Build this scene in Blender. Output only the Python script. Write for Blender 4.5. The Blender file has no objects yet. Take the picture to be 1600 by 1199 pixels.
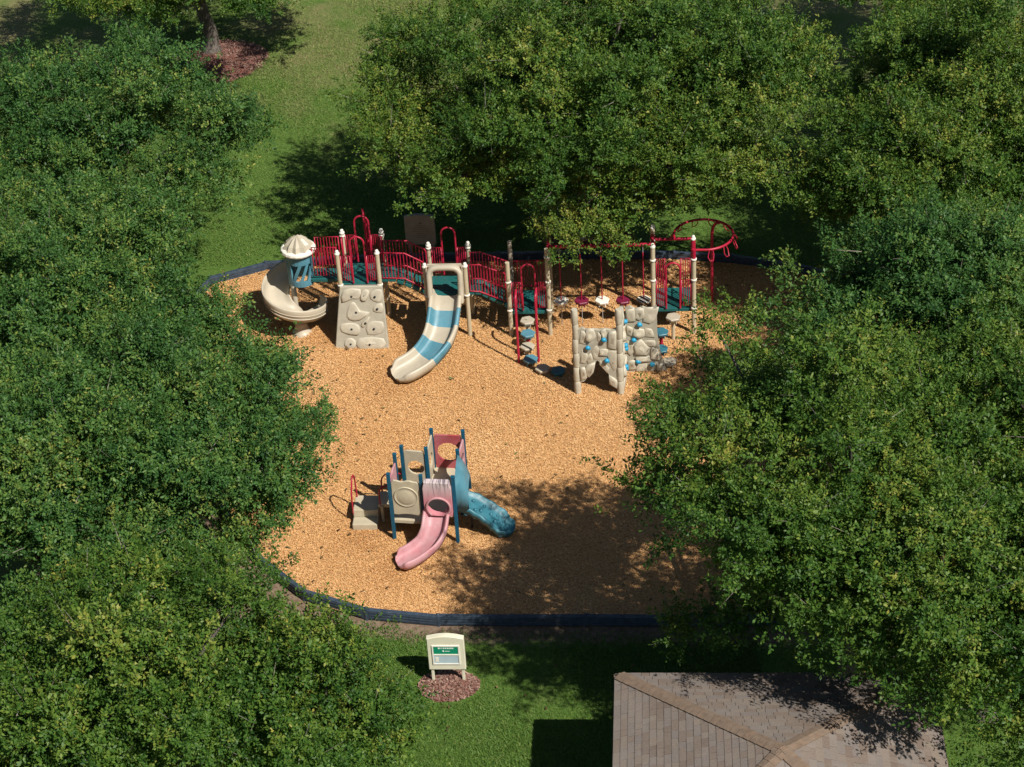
import bpy, bmesh, math, random
import numpy as np
from mathutils import Vector, Matrix

# ------------------------------------------------------------------ camera, sky, sun, exposure
scene = bpy.context.scene
COL = scene.collection
rng = np.random.default_rng(11)
random.seed(5)

cam_d = bpy.data.cameras.new("camera")
cam = bpy.data.objects.new("camera", cam_d)
COL.objects.link(cam)
cam_d.sensor_fit = 'HORIZONTAL'
cam_d.sensor_width = 36.0
cam_d.lens = 36.0 * 3235.0 / 1600.0
cam_d.clip_start = 0.5
cam_d.clip_end = 3000.0
CAMROWS = [[0.997143, 0.0107112, 0.074774, 4.03496], [0.0549278, 0.5767133, -0.815098, -43.9844], [-0.0518539, 0.8168764, 0.5744772, 31.0], [0, 0, 0, 1]]
cam.matrix_world = Matrix(CAMROWS)
scene.camera = cam

SUN = Vector((0.635, -0.569, 1.0)).normalized()      # direction towards the sun
world = bpy.data.worlds.new("World")
scene.world = world
world.use_nodes = True
wn = world.node_tree
sky = wn.nodes.new('ShaderNodeTexSky')
sky.sky_type = 'NISHITA'
sky.sun_disc = False
sky.sun_elevation = math.asin(SUN.z)
sky.sun_rotation = math.atan2(SUN.x, SUN.y)
sky.air_density = 1.0
sky.dust_density = 0.6
wn.links.new(sky.outputs[0], wn.nodes['Background'].inputs[0])
wn.nodes['Background'].inputs[1].default_value = 0.05

sun_d = bpy.data.lights.new("sun", 'SUN')
sun_d.energy = 5.0
sun_d.angle = math.radians(0.53)
sun_d.color = (1.0, 0.95, 0.87)
sun = bpy.data.objects.new("sun", sun_d)
COL.objects.link(sun)
sun.rotation_euler = (-SUN).to_track_quat('-Z', 'Y').to_euler()
sun.location = (20, -20, 40)

vs = scene.view_settings
vs.view_transform = 'Standard'
vs.look = 'None'
vs.gamma = 1.0
vs.use_curve_mapping = False
vs.exposure = 0.32
scene.cycles.max_bounces = 6
scene.cycles.diffuse_bounces = 3
scene.cycles.transmission_bounces = 3

# ------------------------------------------------------------------ materials
def mat(name, rough=0.6, spec=0.4):
    m = bpy.data.materials.new(name)
    m.use_nodes = True
    nt = m.node_tree
    b = nt.nodes['Principled BSDF']
    b.inputs['Roughness'].default_value = rough
    b.inputs['Specular IOR Level'].default_value = spec
    return m, nt, b

def N(nt, kind, **kw):
    n = nt.nodes.new(kind)
    for k, v in kw.items():
        setattr(n, k, v)
    return n

def ramp(nt, fac, stops):
    r = N(nt, 'ShaderNodeValToRGB')
    e = r.color_ramp.elements
    while len(e) < len(stops):
        e.new(0.5)
    for el, (p, c) in zip(e, stops):
        el.position = p
        el.color = (c[0], c[1], c[2], 1)
    nt.links.new(fac, r.inputs[0])
    return r.outputs[0]

def noise(nt, vec, scale, detail=4, rough=0.55):
    n = N(nt, 'ShaderNodeTexNoise')
    n.inputs['Scale'].default_value = scale
    n.inputs['Detail'].default_value = detail
    n.inputs['Roughness'].default_value = rough
    nt.links.new(vec, n.inputs['Vector'])
    return n.outputs[0]

def mixc(nt, fac, a, b, mode='MIX'):
    n = N(nt, 'ShaderNodeMix', data_type='RGBA', blend_type=mode)
    for s, v in ((n.inputs[0], fac), (n.inputs[6], a), (n.inputs[7], b)):
        if isinstance(v, (int, float)):
            s.default_value = v
        elif isinstance(v, tuple):
            s.default_value = (v[0], v[1], v[2], 1)
        else:
            nt.links.new(v, s)
    return n.outputs[2]

def bump(nt, b, h, strength, dist):
    n = N(nt, 'ShaderNodeBump')
    n.inputs['Strength'].default_value = strength
    n.inputs['Distance'].default_value = dist
    nt.links.new(h, n.inputs['Height'])
    nt.links.new(n.outputs[0], b.inputs['Normal'])

def geo(nt):
    return N(nt, 'ShaderNodeNewGeometry')

def math_n(nt, op, a, b=0.0):
    n = N(nt, 'ShaderNodeMath', operation=op)
    for s, v in ((n.inputs[0], a), (n.inputs[1], b)):
        if isinstance(v, (int, float)):
            s.default_value = v
        else:
            nt.links.new(v, s)
    return n.outputs[0]

def plain(name, col, rough=0.5, var=0.12, scale=6.0, spec=0.4, stain=None, stain_amt=0.0, bmp=0.0):
    """painted metal or moulded plastic: slight mottling, optional faded or dirty patches, fine relief"""
    m, nt, b = mat(name, rough, spec)
    p = geo(nt).outputs['Position']
    n1 = noise(nt, p, scale, 5)
    lo = tuple(c * (1 - var) for c in col)
    hi = tuple(min(1, c * (1 + var)) for c in col)
    c = ramp(nt, n1, [(0.3, lo), (0.7, hi)])
    if stain:
        n2 = noise(nt, p, scale * 0.6, 6, 0.65)
        f = ramp(nt, n2, [(0.5 - stain_amt * 0.3, (0, 0, 0)), (0.75, (stain_amt,) * 3)])
        c = mixc(nt, f, c, stain)
    nt.links.new(c, b.inputs['Base Color'])
    rr = N(nt, 'ShaderNodeMapRange')
    nt.links.new(noise(nt, p, scale * 3, 3), rr.inputs[0])
    rr.inputs[3].default_value = max(0.05, rough - 0.12)
    rr.inputs[4].default_value = min(1, rough + 0.15)
    nt.links.new(rr.outputs[0], b.inputs['Roughness'])
    if bmp:
        bump(nt, b, noise(nt, p, 35, 4), bmp, 0.01)
    return m

M_RED = plain('red_coated_steel', (0.36, 0.010, 0.036), 0.38, 0.15, 5, stain=(0.42, 0.05, 0.08), stain_amt=0.25)
M_TANPOST = plain('tan_painted_post', (0.48, 0.41, 0.28), 0.45, 0.08, 4, stain=(0.36, 0.3, 0.2), stain_amt=0.35)
M_TEAL = plain('teal_coated_deck', (0.006, 0.10, 0.095), 0.55, 0.18, 3, stain=(0.05, 0.13, 0.13), stain_amt=0.4)
M_TANPL = plain('tan_moulded_plastic', (0.44, 0.39, 0.30), 0.42, 0.09, 3, stain=(0.40, 0.34, 0.25), stain_amt=0.4, bmp=0.06)
M_BLUEPL = plain('blue_moulded_plastic', (0.062, 0.20, 0.265), 0.42, 0.12, 4, stain=(0.20, 0.34, 0.39), stain_amt=0.4, bmp=0.06)
M_TEALPL = plain('deep_blue_plastic', (0.02, 0.12, 0.165), 0.4, 0.12, 4, stain=(0.1, 0.28, 0.36), stain_amt=0.35)
M_ROCK = plain('grey_tan_rock_plastic', (0.49, 0.445, 0.345), 0.55, 0.12, 5, stain=(0.30, 0.27, 0.21), stain_amt=0.5, bmp=0.25)
M_ROCKBASE = plain('grey_rock_panel', (0.40, 0.37, 0.29), 0.6, 0.1, 4, stain=(0.25, 0.23, 0.18), stain_amt=0.5, bmp=0.2)
M_WHITEPL = plain('white_plastic', (0.74, 0.71, 0.62), 0.4, 0.06, 6)
M_MAROON = plain('maroon_plastic', (0.16, 0.012, 0.04), 0.42, 0.15, 6)
M_BLACKPL = plain('black_rubber', (0.02, 0.02, 0.022), 0.6, 0.2, 6)
M_HOLD = plain('sky_blue_climbing_hold', (0.02, 0.27, 0.45), 0.4, 0.1, 8)
M_RAMP = plain('mottled_teal_plastic', (0.03, 0.145, 0.19), 0.45, 0.2, 5, stain=(0.10, 0.25, 0.29), stain_amt=0.4, bmp=0.06)
M_NAVY = plain('petrol_blue_post', (0.006, 0.075, 0.13), 0.42, 0.15, 5)
M_PINK = plain('sun_faded_pink_plastic', (0.44, 0.165, 0.185), 0.5, 0.12, 5, stain=(0.52, 0.35, 0.36), stain_amt=0.8, bmp=0.06)
M_FADERED = plain('faded_red_plastic', (0.36, 0.055, 0.06), 0.5, 0.15, 4, stain=(0.42, 0.22, 0.26), stain_amt=0.6)
M_STEEL = plain('galvanised_steel', (0.32, 0.32, 0.31), 0.4, 0.15, 8)
M_CREAM = plain('cream_sign_plastic', (0.66, 0.63, 0.48), 0.45, 0.05, 5, stain=(0.5, 0.48, 0.37), stain_amt=0.25)
M_SIGNGREEN = plain('green_sign_print', (0.005, 0.23, 0.125), 0.35, 0.06, 5)
M_GLASSY = plain('pale_grey_notice_panel', (0.42, 0.52, 0.56), 0.15, 0.06, 5, spec=0.6)
M_PRINT = plain('white_print', (0.72, 0.76, 0.72), 0.5, 0.03, 5)
M_GREYSIGN = plain('weathered_tan_sign', (0.36, 0.32, 0.25), 0.6, 0.1, 6, stain=(0.25, 0.22, 0.18), stain_amt=0.4)
M_GREYTEXT = plain('brown_sign_lettering', (0.20, 0.17, 0.13), 0.6, 0.1, 6)
M_STEP = plain('beige_step_plastic', (0.48, 0.42, 0.30), 0.5, 0.1, 6, stain=(0.33, 0.29, 0.21), stain_amt=0.4)
M_GREENBAR = plain('dark_green_steel', (0.008, 0.07, 0.04), 0.4, 0.1, 6)
M_FASCIA = plain('brown_fascia', (0.12, 0.085, 0.06), 0.6, 0.1, 6)

def streaked_pink():
    """faded pink hood with grey vertical wear streaks on its top"""
    m, nt, b = mat('streaked_pink_plastic', 0.55)
    p = geo(nt).outputs['Position']
    mp = N(nt, 'ShaderNodeMapping')
    mp.inputs['Scale'].default_value = (22, 3, 2.2)
    nt.links.new(p, mp.inputs[0])
    n1 = noise(nt, mp.outputs[0], 1.0, 4, 0.6)
    sep = N(nt, 'ShaderNodeSeparateXYZ')
    nt.links.new(p, sep.inputs[0])
    mr = N(nt, 'ShaderNodeMapRange')
    mr.inputs[1].default_value = 1.35
    mr.inputs[2].default_value = 1.85
    nt.links.new(sep.outputs[2], mr.inputs[0])
    pale = mixc(nt, mr.outputs[0], (0.52, 0.20, 0.23), (0.60, 0.50, 0.50))
    f = math_n(nt, 'MULTIPLY', ramp(nt, n1, [(0.48, (0, 0, 0)), (0.62, (1, 1, 1))]), mr.outputs[0])
    c = mixc(nt, f, pale, (0.16, 0.13, 0.15))
    nt.links.new(c, b.inputs['Base Color'])
    return m
M_STREAK = streaked_pink()

def striped_seat():
    m, nt, b = mat('black_and_white_striped_plastic', 0.45)
    tc = N(nt, 'ShaderNodeTexCoord')
    w = N(nt, 'ShaderNodeTexWave', bands_direction='DIAGONAL')
    w.inputs['Scale'].default_value = 4.2
    nt.links.new(tc.outputs['Object'], w.inputs['Vector'])
    c = ramp(nt, w.outputs[0], [(0.45, (0.03, 0.03, 0.03)), (0.55, (0.72, 0.69, 0.6))])
    nt.links.new(c, b.inputs['Base Color'])
    return m
M_STRIPE = striped_seat()

def chip_ground():
    m, nt, b = mat('wood_chip_ground', 0.85, 0.2)
    p = geo(nt).outputs['Position']
    v = N(nt, 'ShaderNodeTexVoronoi', feature='F1')
    v.inputs['Scale'].default_value = 30
    nt.links.new(p, v.inputs['Vector'])
    v2 = N(nt, 'ShaderNodeTexVoronoi', feature='F1')
    v2.inputs['Scale'].default_value = 13
    nt.links.new(p, v2.inputs['Vector'])
    sepc = N(nt, 'ShaderNodeSeparateColor')
    nt.links.new(v.outputs['Color'], sepc.inputs[0])
    c = ramp(nt, sepc.outputs[0], [(0.0, (0.34, 0.17, 0.065)), (0.35, (0.47, 0.25, 0.10)), (0.7, (0.57, 0.33, 0.14)), (1.0, (0.68, 0.46, 0.24))])
    big = noise(nt, p, 0.45, 4)
    c = mixc(nt, ramp(nt, big, [(0.35, (0, 0, 0)), (0.75, (0.45,) * 3)]), c, (0.40, 0.185, 0.07))
    nt.links.new(c, b.inputs['Base Color'])
    h = math_n(nt, 'ADD', v.outputs['Distance'], math_n(nt, 'MULTIPLY', v2.outputs['Distance'], 1.5))
    bump(nt, b, h, 0.45, 0.04)
    return m
M_CHIPG = chip_ground()

def tint_mat(name, stops, rough, spec=0.3, attr='tint'):
    m, nt, b = mat(name, rough, spec)
    a = N(nt, 'ShaderNodeAttribute', attribute_name=attr)
    c = ramp(nt, a.outputs['Fac'], stops)
    nt.links.new(c, b.inputs['Base Color'])
    return m
M_CHIP = tint_mat('wood_chip', [(0.0, (0.34, 0.155, 0.055)), (0.3, (0.53, 0.275, 0.105)), (0.75, (0.66, 0.39, 0.17)), (1.0, (0.78, 0.56, 0.32))], 0.75, 0.25)
M_REDCHIP = tint_mat('red_mulch_chip', [(0.0, (0.09, 0.042, 0.032)), (0.5, (0.23, 0.115, 0.09)), (1.0, (0.40, 0.29, 0.23))], 0.85, 0.2)

def lawn_mat():
    m, nt, b = mat('lawn_turf', 0.9, 0.15)
    p = geo(nt).outputs['Position']
    fine = noise(nt, p, 14, 6, 0.7)
    g = ramp(nt, fine, [(0.3, (0.035, 0.085, 0.012)), (0.55, (0.085, 0.150, 0.028)), (0.8, (0.155, 0.195, 0.055))])
    dry = ramp(nt, fine, [(0.3, (0.13, 0.115, 0.05)), (0.7, (0.27, 0.225, 0.115))])
    big = noise(nt, p, 0.33, 5, 0.62)
    at = N(nt, 'ShaderNodeAttribute', attribute_name='dry')
    f = math_n(nt, 'ADD', big, math_n(nt, 'MULTIPLY', at.outputs['Fac'], 0.35))
    c = mixc(nt, ramp(nt, f, [(0.52, (0, 0, 0)), (0.74, (0.85,) * 3)]), g, dry)
    soil = ramp(nt, noise(nt, p, 9, 6, 0.7), [(0.3, (0.13, 0.085, 0.055)), (0.7, (0.27, 0.20, 0.145))])
    so = N(nt, 'ShaderNodeAttribute', attribute_name='soil')
    sf = math_n(nt, 'ADD', so.outputs['Fac'], math_n(nt, 'MULTIPLY', math_n(nt, 'SUBTRACT', noise(nt, p, 3.2, 5, 0.65), 0.5), 0.9))
    c = mixc(nt, ramp(nt, sf, [(0.4, (0, 0, 0)), (0.6, (1, 1, 1))]), c, soil)
    nt.links.new(c, b.inputs['Base Color'])
    bump(nt, b, fine, 0.8, 0.05)
    return m
M_LAWN = lawn_mat()
M_BLADE = tint_mat('grass_blade', [(0.0, (0.040, 0.105, 0.012)), (0.45, (0.095, 0.168, 0.028)), (0.75, (0.175, 0.215, 0.055)), (1.0, (0.32, 0.28, 0.13))], 0.6, 0.25)

def mulch_mat():
    m, nt, b = mat('red_brown_mulch', 0.9, 0.15)
    p = geo(nt).outputs['Position']
    n = noise(nt, p, 26, 5, 0.7)
    c = ramp(nt, n, [(0.3, (0.06, 0.025, 0.018)), (0.5, (0.17, 0.06, 0.045)), (0.75, (0.30, 0.16, 0.12))])
    big = noise(nt, p, 2.2, 3)
    c = mixc(nt, ramp(nt, big, [(0.45, (0, 0, 0)), (0.7, (0.6,) * 3)]), c, (0.24, 0.17, 0.13))
    nt.links.new(c, b.inputs['Base Color'])
    bump(nt, b, n, 0.9, 0.05)
    return m
M_MULCH = mulch_mat()

def leaf_mat(name, stops, trans=0.2, hue=1.0):
    m = bpy.data.materials.new(name)
    m.use_nodes = True
    nt = m.node_tree
    b = nt.nodes['Principled BSDF']
    a = N(nt, 'ShaderNodeAttribute', attribute_name='tint')
    oi = N(nt, 'ShaderNodeObjectInfo')                  # every bough differs a little
    tsum = math_n(nt, 'ADD', a.outputs['Fac'], math_n(nt, 'MULTIPLY', math_n(nt, 'SUBTRACT', oi.outputs['Random'], 0.5), 0.3))
    c = ramp(nt, tsum, stops)
    nt.links.new(c, b.inputs['Base Color'])
    b.inputs['Roughness'].default_value = 0.5
    b.inputs['Specular IOR Level'].default_value = 0.22
    t = N(nt, 'ShaderNodeBsdfTranslucent')
    tc = mixc(nt, 0.5, c, (0.14, 0.28, 0.015))
    nt.links.new(tc, t.inputs['Color'])
    mx = N(nt, 'ShaderNodeMixShader')
    mx.inputs[0].default_value = trans
    nt.links.new(b.outputs[0], mx.inputs[1])
    nt.links.new(t.outputs[0], mx.inputs[2])
    nt.links.new(mx.outputs[0], nt.nodes['Material Output'].inputs['Surface'])
    return m
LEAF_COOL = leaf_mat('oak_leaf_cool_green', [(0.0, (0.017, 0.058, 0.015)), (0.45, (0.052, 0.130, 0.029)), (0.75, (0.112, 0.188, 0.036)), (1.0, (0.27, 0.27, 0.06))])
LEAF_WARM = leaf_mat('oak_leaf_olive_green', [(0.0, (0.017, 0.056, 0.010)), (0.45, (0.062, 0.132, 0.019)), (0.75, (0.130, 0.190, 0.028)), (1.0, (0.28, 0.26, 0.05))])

def bark(name, lo, hi):
    m, nt, b = mat(name, 0.9, 0.15)
    p = geo(nt).outputs['Position']
    mp = N(nt, 'ShaderNodeMapping')
    mp.inputs['Scale'].default_value = (9, 9, 2)
    nt.links.new(p, mp.inputs[0])
    n = noise(nt, mp.outputs[0], 2.0, 6, 0.7)
    nt.links.new(ramp(nt, n, [(0.3, lo), (0.7, hi)]), b.inputs['Base Color'])
    bump(nt, b, n, 0.9, 0.04)
    return m
M_BARK = bark('oak_bark', (0.05, 0.042, 0.036), (0.19, 0.165, 0.14))
M_TWIG = bark('pale_twig', (0.16, 0.135, 0.11), (0.34, 0.30, 0.26))

def border_mat():
    m, nt, b = mat('black_recycled_plastic', 0.5, 0.45)
    p = geo(nt).outputs['Position']
    n = noise(nt, p, 7, 5, 0.6)
    c = ramp(nt, n, [(0.3, (0.022, 0.036, 0.056)), (0.75, (0.058, 0.082, 0.115))])
    d = noise(nt, p, 1.7, 5, 0.7)
    c = mixc(nt, ramp(nt, d, [(0.55, (0, 0, 0)), (0.8, (0.5,) * 3)]), c, (0.16, 0.14, 0.11))
    nt.links.new(c, b.inputs['Base Color'])
    bump(nt, b, noise(nt, p, 40, 3), 0.2, 0.01)
    return m
M_BORDER = border_mat()

def shingle_mat():
    m, nt, b = mat('weathered_asphalt_shingle', 0.95, 0.15)
    oi = N(nt, 'ShaderNodeObjectInfo')
    g_ = geo(nt)
    r = math_n(nt, 'FRACT', math_n(nt, 'ADD', oi.outputs['Random'], g_.outputs['Random Per Island']))
    c = ramp(nt, r, [(0.0, (0.105, 0.078, 0.062)), (0.25, (0.155, 0.12, 0.096)), (0.5, (0.18, 0.155, 0.135)), (0.75, (0.14, 0.128, 0.122)), (1.0, (0.185, 0.15, 0.115))])
    p = g_.outputs['Position']
    gr = noise(nt, p, 60, 4, 0.8)
    c = mixc(nt, 0.35, c, ramp(nt, gr, [(0.3, (0.08, 0.06, 0.05)), (0.7, (0.38, 0.31, 0.26))]))
    st = noise(nt, p, 1.3, 5, 0.65)
    c = mixc(nt, ramp(nt, st, [(0.5, (0, 0, 0)), (0.8, (0.4,) * 3)]), c, (0.26, 0.23, 0.20))
    nt.links.new(c, b.inputs['Base Color'])
    bump(nt, b, gr, 0.5, 0.01)
    return m
M_SHINGLE = shingle_mat()
M_CAP = plain('brown_ridge_shingle', (0.175, 0.118, 0.080), 0.95, 0.25, 9, stain=(0.17, 0.14, 0.11), stain_amt=0.6, bmp=0.6)
M_ROOFUNDER = plain('dark_roof_underlay', (0.045, 0.036, 0.03), 0.95, 0.1, 6)
M_WOOD = plain('brown_timber', (0.16, 0.10, 0.06), 0.7, 0.15, 6)
M_CONC = plain('concrete', (0.36, 0.34, 0.31), 0.85, 0.1, 4)

# ------------------------------------------------------------------ mesh helpers
class MB:
    def __init__(self):
        self.v, self.f, self.s = [], [], []
    def add(self, verts, faces, smooth=False):
        o = len(self.v)
        self.v += [tuple(p) for p in verts]
        self.f += [tuple(i + o for i in fc) for fc in faces]
        self.s += [smooth] * len(faces)
        return self
    def box(self, c, s, rot=None, bev=0.0):
        bm = bmesh.new()
        bmesh.ops.create_cube(bm, size=1.0)
        for v in bm.verts:
            v.co = Vector((v.co.x * s[0], v.co.y * s[1], v.co.z * s[2]))
        if bev:
            bmesh.ops.bevel(bm, geom=bm.edges[:], offset=bev, segments=2, profile=0.6, affect='EDGES')
        bm.verts.index_update()
        vs_ = []
        for v in bm.verts:
            p = v.co.copy()
            if rot is not None:
                p = rot @ p
            vs_.append(p + Vector(c))
        fs = [[v.index for v in f.verts] for f in bm.faces]
        bm.free()
        return self.add(vs_, fs)
    def tube(self, path, r, n=8, closed=False):
        P = [Vector(p) for p in path]
        k = len(P)
        rs = r if isinstance(r, (list, tuple)) else [r] * k
        tang = []
        for i in range(k):
            a = P[(i - 1) % k] if (closed or i > 0) else P[i]
            b = P[(i + 1) % k] if (closed or i < k - 1) else P[i]
            tang.append((b - a).normalized())
        ref = Vector((0, 0, 1)) if abs(tang[0].z) < 0.9 else Vector((1, 0, 0))
        u = (ref - tang[0] * ref.dot(tang[0])).normalized()
        rings = []
        for i in range(k):
            t = tang[i]
            u = (u - t * u.dot(t)).normalized()
            w = t.cross(u)
            rings.append([P[i] + (u * math.cos(2 * math.pi * j / n) + w * math.sin(2 * math.pi * j / n)) * rs[i] for j in range(n)])
        return self.loft(rings, True, closed, smooth=True)
    def loft(self, rings, ring_closed=True, closed=False, smooth=True, caps=True):
        n = len(rings[0])
        vs_ = [p for r in rings for p in r]
        fs = []
        k = len(rings)
        for i in range(k if closed else k - 1):
            a, b = i * n, ((i + 1) % k) * n
            for j in range(n if ring_closed else n - 1):
                j2 = (j + 1) % n
                fs.append((a + j, a + j2, b + j2, b + j))
        self.add(vs_, fs, smooth)
        if caps and ring_closed and not closed:
            self.add(rings[0], [tuple(range(n))[::-1]])
            self.add(rings[-1], [tuple(range(n))])
        return self
    def lathe(self, prof, c, n=20, smooth=True):
        rings = [[Vector((c[0] + r * math.cos(2 * math.pi * j / n), c[1] + r * math.sin(2 * math.pi * j / n), c[2] + z)) for j in range(n)] for r, z in prof]
        return self.loft(rings, True, False, smooth)
    def plate(self, o, u, v, w, h, t, holes=None, n=40, wavy=0.0):
        """upright moulded plate spanned by u,v from o, thickness t along u x v, optional round hole (cu,cv,r)"""
        o, u, v = Vector(o), Vector(u).normalized(), Vector(v).normalized()
        nn = u.cross(v).normalized()
        def P(a, b, d):
            return o + u * a + v * b + nn * d
        cu, cv, r = holes if holes else (w / 2, h / 2, 0.001)
        outer, inner = [], []
        for i in range(n):
            ang = 2 * math.pi * (i + 0.5) / n
            dx, dy = math.cos(ang), math.sin(ang)
            ts = []
            if dx > 1e-6: ts.append((w - cu) / dx)
            if dx < -1e-6: ts.append(-cu / dx)
            if dy > 1e-6: ts.append((h - cv) / dy)
            if dy < -1e-6: ts.append(-cv / dy)
            tt = min(ts)
            a, b = cu + dx * tt, cv + dy * tt
            if wavy and abs(b - h) < 1e-4:
                b += wavy * math.sin(a / w * 4 * math.pi)
            if wavy and abs(b) < 1e-4:
                b += 2.5 * wavy * math.sin(a / w * math.pi)
            outer.append((a, b))
            inner.append((cu + dx * r, cv + dy * r))
        e = min(0.012, t * 0.3)
        def shr(q, k):
            return (cu + (q[0] - cu) * k, cv + (q[1] - cv) * k)
        loops = [[P(*q, e) for q in outer], [P(*shr(q, 0.975), 0) for q in outer], [P(*q, 0) for q in inner],
                 [P(*q, t) for q in inner], [P(*shr(q, 0.975), t) for q in outer], [P(*q, t - e) for q in outer]]
        self.loft(loops, True, True, smooth=False)
        return self
    def mesh(self, name, m, off=(0, 0, 0)):
        me = bpy.data.meshes.new(name)
        ox, oy, oz = off
        me.from_pydata([(x - ox, y - oy, z - oz) for x, y, z in self.v], [], self.f)
        me.polygons.foreach_set('use_smooth', self.s)
        me.materials.append(m)
        bm = bmesh.new()
        bm.from_mesh(me)
        bmesh.ops.recalc_face_normals(bm, faces=bm.faces[:])
        bm.to_mesh(me)
        bm.free()
        me.update()
        return me

def link(name, data, parent=None, loc=(0, 0, 0)):
    o = bpy.data.objects.new(name, data)
    COL.objects.link(o)
    o.parent = parent
    o.location = loc
    return o

def tag(o, label=None, cat=None, group=None, kind=None):
    if label: o['label'] = label
    if cat: o['category'] = cat
    if group: o['group'] = group
    if kind: o['kind'] = kind
    return o

def thing(name, loc, label, cat, group=None):
    o = link(name, None, None, loc)
    o.empty_display_size = 0.2
    return tag(o, label, cat, group)

def root_loc(o):
    while o.parent is not None:
        o = o.parent
    return o.location

def part(name, mb, m, parent):
    return link(name, mb.mesh(name, m, root_loc(parent)), parent)

def grid_mesh(name, V, F, m, attrs=None, smooth=False):
    """fast mesh from numpy arrays; F is (n,k)"""
    me = bpy.data.meshes.new(name)
    V = np.asarray(V, np.float32)
    F = np.asarray(F, np.int32)
    n, k = F.shape
    me.vertices.add(len(V))
    me.vertices.foreach_set('co', V.ravel())
    me.loops.add(n * k)
    me.loops.foreach_set('vertex_index', F.ravel())
    me.polygons.add(n)
    me.polygons.foreach_set('loop_start', np.arange(0, n * k, k, dtype=np.int32))
    if smooth:
        me.polygons.foreach_set('use_smooth', np.ones(n, bool))
    me.update(calc_edges=True)
    for an, (dom, arr) in (attrs or {}).items():
        a = me.attributes.new(an, 'FLOAT', dom)
        a.data.foreach_set('value', np.asarray(arr, np.float32))
    me.materials.append(m)
    return me

def arc(c, r, a0, a1, n, u, v):
    c, u, v = Vector(c), Vector(u), Vector(v)
    return [c + u * (r * math.cos(a0 + (a1 - a0) * i / n)) + v * (r * math.sin(a0 + (a1 - a0) * i / n)) for i in range(n + 1)]

def catmull(P, closed=False, n=8):
    P = [Vector(p) for p in P]
    k = len(P)
    out = []
    for i in range(k if closed else k - 1):
        if closed:
            p0, p1, p2, p3 = P[(i - 1) % k], P[i], P[(i + 1) % k], P[(i + 2) % k]
        else:
            p0, p1, p2, p3 = P[max(i - 1, 0)], P[i], P[i + 1], P[min(i + 2, k - 1)]
        for j in range(n):
            t = j / n
            out.append(0.5 * ((2 * p1) + (p2 - p0) * t + (2 * p0 - 5 * p1 + 4 * p2 - p3) * t * t + (3 * p1 - p0 - 3 * p2 + p3) * t ** 3))
    if not closed:
        out.append(P[-1])
    return out

def inside(poly, x, y):
    res = np.zeros(x.shape, bool)
    n = len(poly)
    for i in range(n):
        x0, y0 = poly[i]
        x1, y1 = poly[(i + 1) % n]
        c = ((y0 > y) != (y1 > y)) & (x < (x1 - x0) * (y - y0) / (y1 - y0 + 1e-12) + x0)
        res ^= c
    return res

def dist_poly(poly, x, y):
    d = np.full(x.shape, 1e9)
    n = len(poly)
    for i in range(n):
        ax, ay = poly[i]
        bx, by = poly[(i + 1) % n]
        ex, ey = bx - ax, by - ay
        t = np.clip(((x - ax) * ex + (y - ay) * ey) / (ex * ex + ey * ey + 1e-12), 0, 1)
        d = np.minimum(d, np.hypot(x - ax - t * ex, y - ay - t * ey))
    return d

# ------------------------------------------------------------------ ground
BCTRL = [(-8.18, 5.39), (-7.14, 5.81), (-4.5, 6.05), (-1.42, 6.07), (0.58, 6.1), (2.6, 6.06), (4.21, 6.0), (5.29, 5.92), (6.2, 5.65),
         (8.5, 4.9), (11, 3), (12.6, 0), (12.4, -4), (11, -7.5), (8.5, -9.2), (5.5, -9.36), (3.37, -9.36), (1.38, -9.35), (-0.27, -9.34), (-1.93, -9.28),
         (-3.56, -8.87), (-4.95, -7.9), (-6.2, -6.2), (-7.6, -3.5), (-8.9, 0), (-9.4, 3), (-9.05, 4.7)]
bpath = catmull([(x, y, 0) for x, y in BCTRL], True, 10)
seg = [0.0]
for i in range(len(bpath)):
    seg.append(seg[-1] + (bpath[(i + 1) % len(bpath)] - bpath[i]).length)
NB = round(seg[-1] / 1.66)
def along(s):
    s %= seg[-1]
    for i in range(len(bpath)):
        if seg[i + 1] >= s:
            t = (s - seg[i]) / max(1e-9, seg[i + 1] - seg[i])
            return bpath[i].lerp(bpath[(i + 1) % len(bpath)], t)
BP = [along(seg[-1] * (i + 0.55) / NB) for i in range(NB)]
BPOLY = [(p.x, p.y) for p in BP]

xs = np.unique(np.concatenate([np.linspace(-16, 16, 161), [-600, -200, -80, -40, -25, 25, 40, 80, 200, 600]]))
ys = np.unique(np.concatenate([np.linspace(-18, 28, 206), [-600, -200, -80, -35, -24, 36, 50, 90, 200, 600]]))
GX, GY = np.meshgrid(xs, ys)
gx, gy = GX.ravel(), GY.ravel()
def hsh(x, y, s):
    return np.sin(x * 0.71 * s + 1.3) * np.cos(y * 0.63 * s - 0.4) + 0.5 * np.sin(x * 1.9 * s + y * 1.3 * s)
gz = 0.02 * hsh(gx, gy, 0.9)
ins = inside(BPOLY, gx, gy)
db = dist_poly(BPOLY, gx, gy)
gz = np.where(ins | (db < 0.5), -0.03, gz)
soil = np.clip(1.15 - db / 0.95, 0, 1) * np.where(gy < 0, 1.0, 0.45)
soil = np.maximum(soil, np.where((gx < -4.2) & (gy < -6) & (gy > -12), np.clip(1.3 - db / 2.2, 0, 1), 0))
soil = np.maximum(soil, np.clip(0.95 - np.hypot(gx - 1.73, (gy - 7.2)) / 2.2, 0, 1))
dry = np.clip((gy - 12) / 7, 0, 1) * 0.32 - np.where(gy < -9, 0.3, 0) - np.where((gy > 5) & (gy < 11), 0.3, 0)
nx, ny = len(xs), len(ys)
ii = np.arange((nx - 1) * (ny - 1))
r_, c_ = ii // (nx - 1), ii % (nx - 1)
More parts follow.
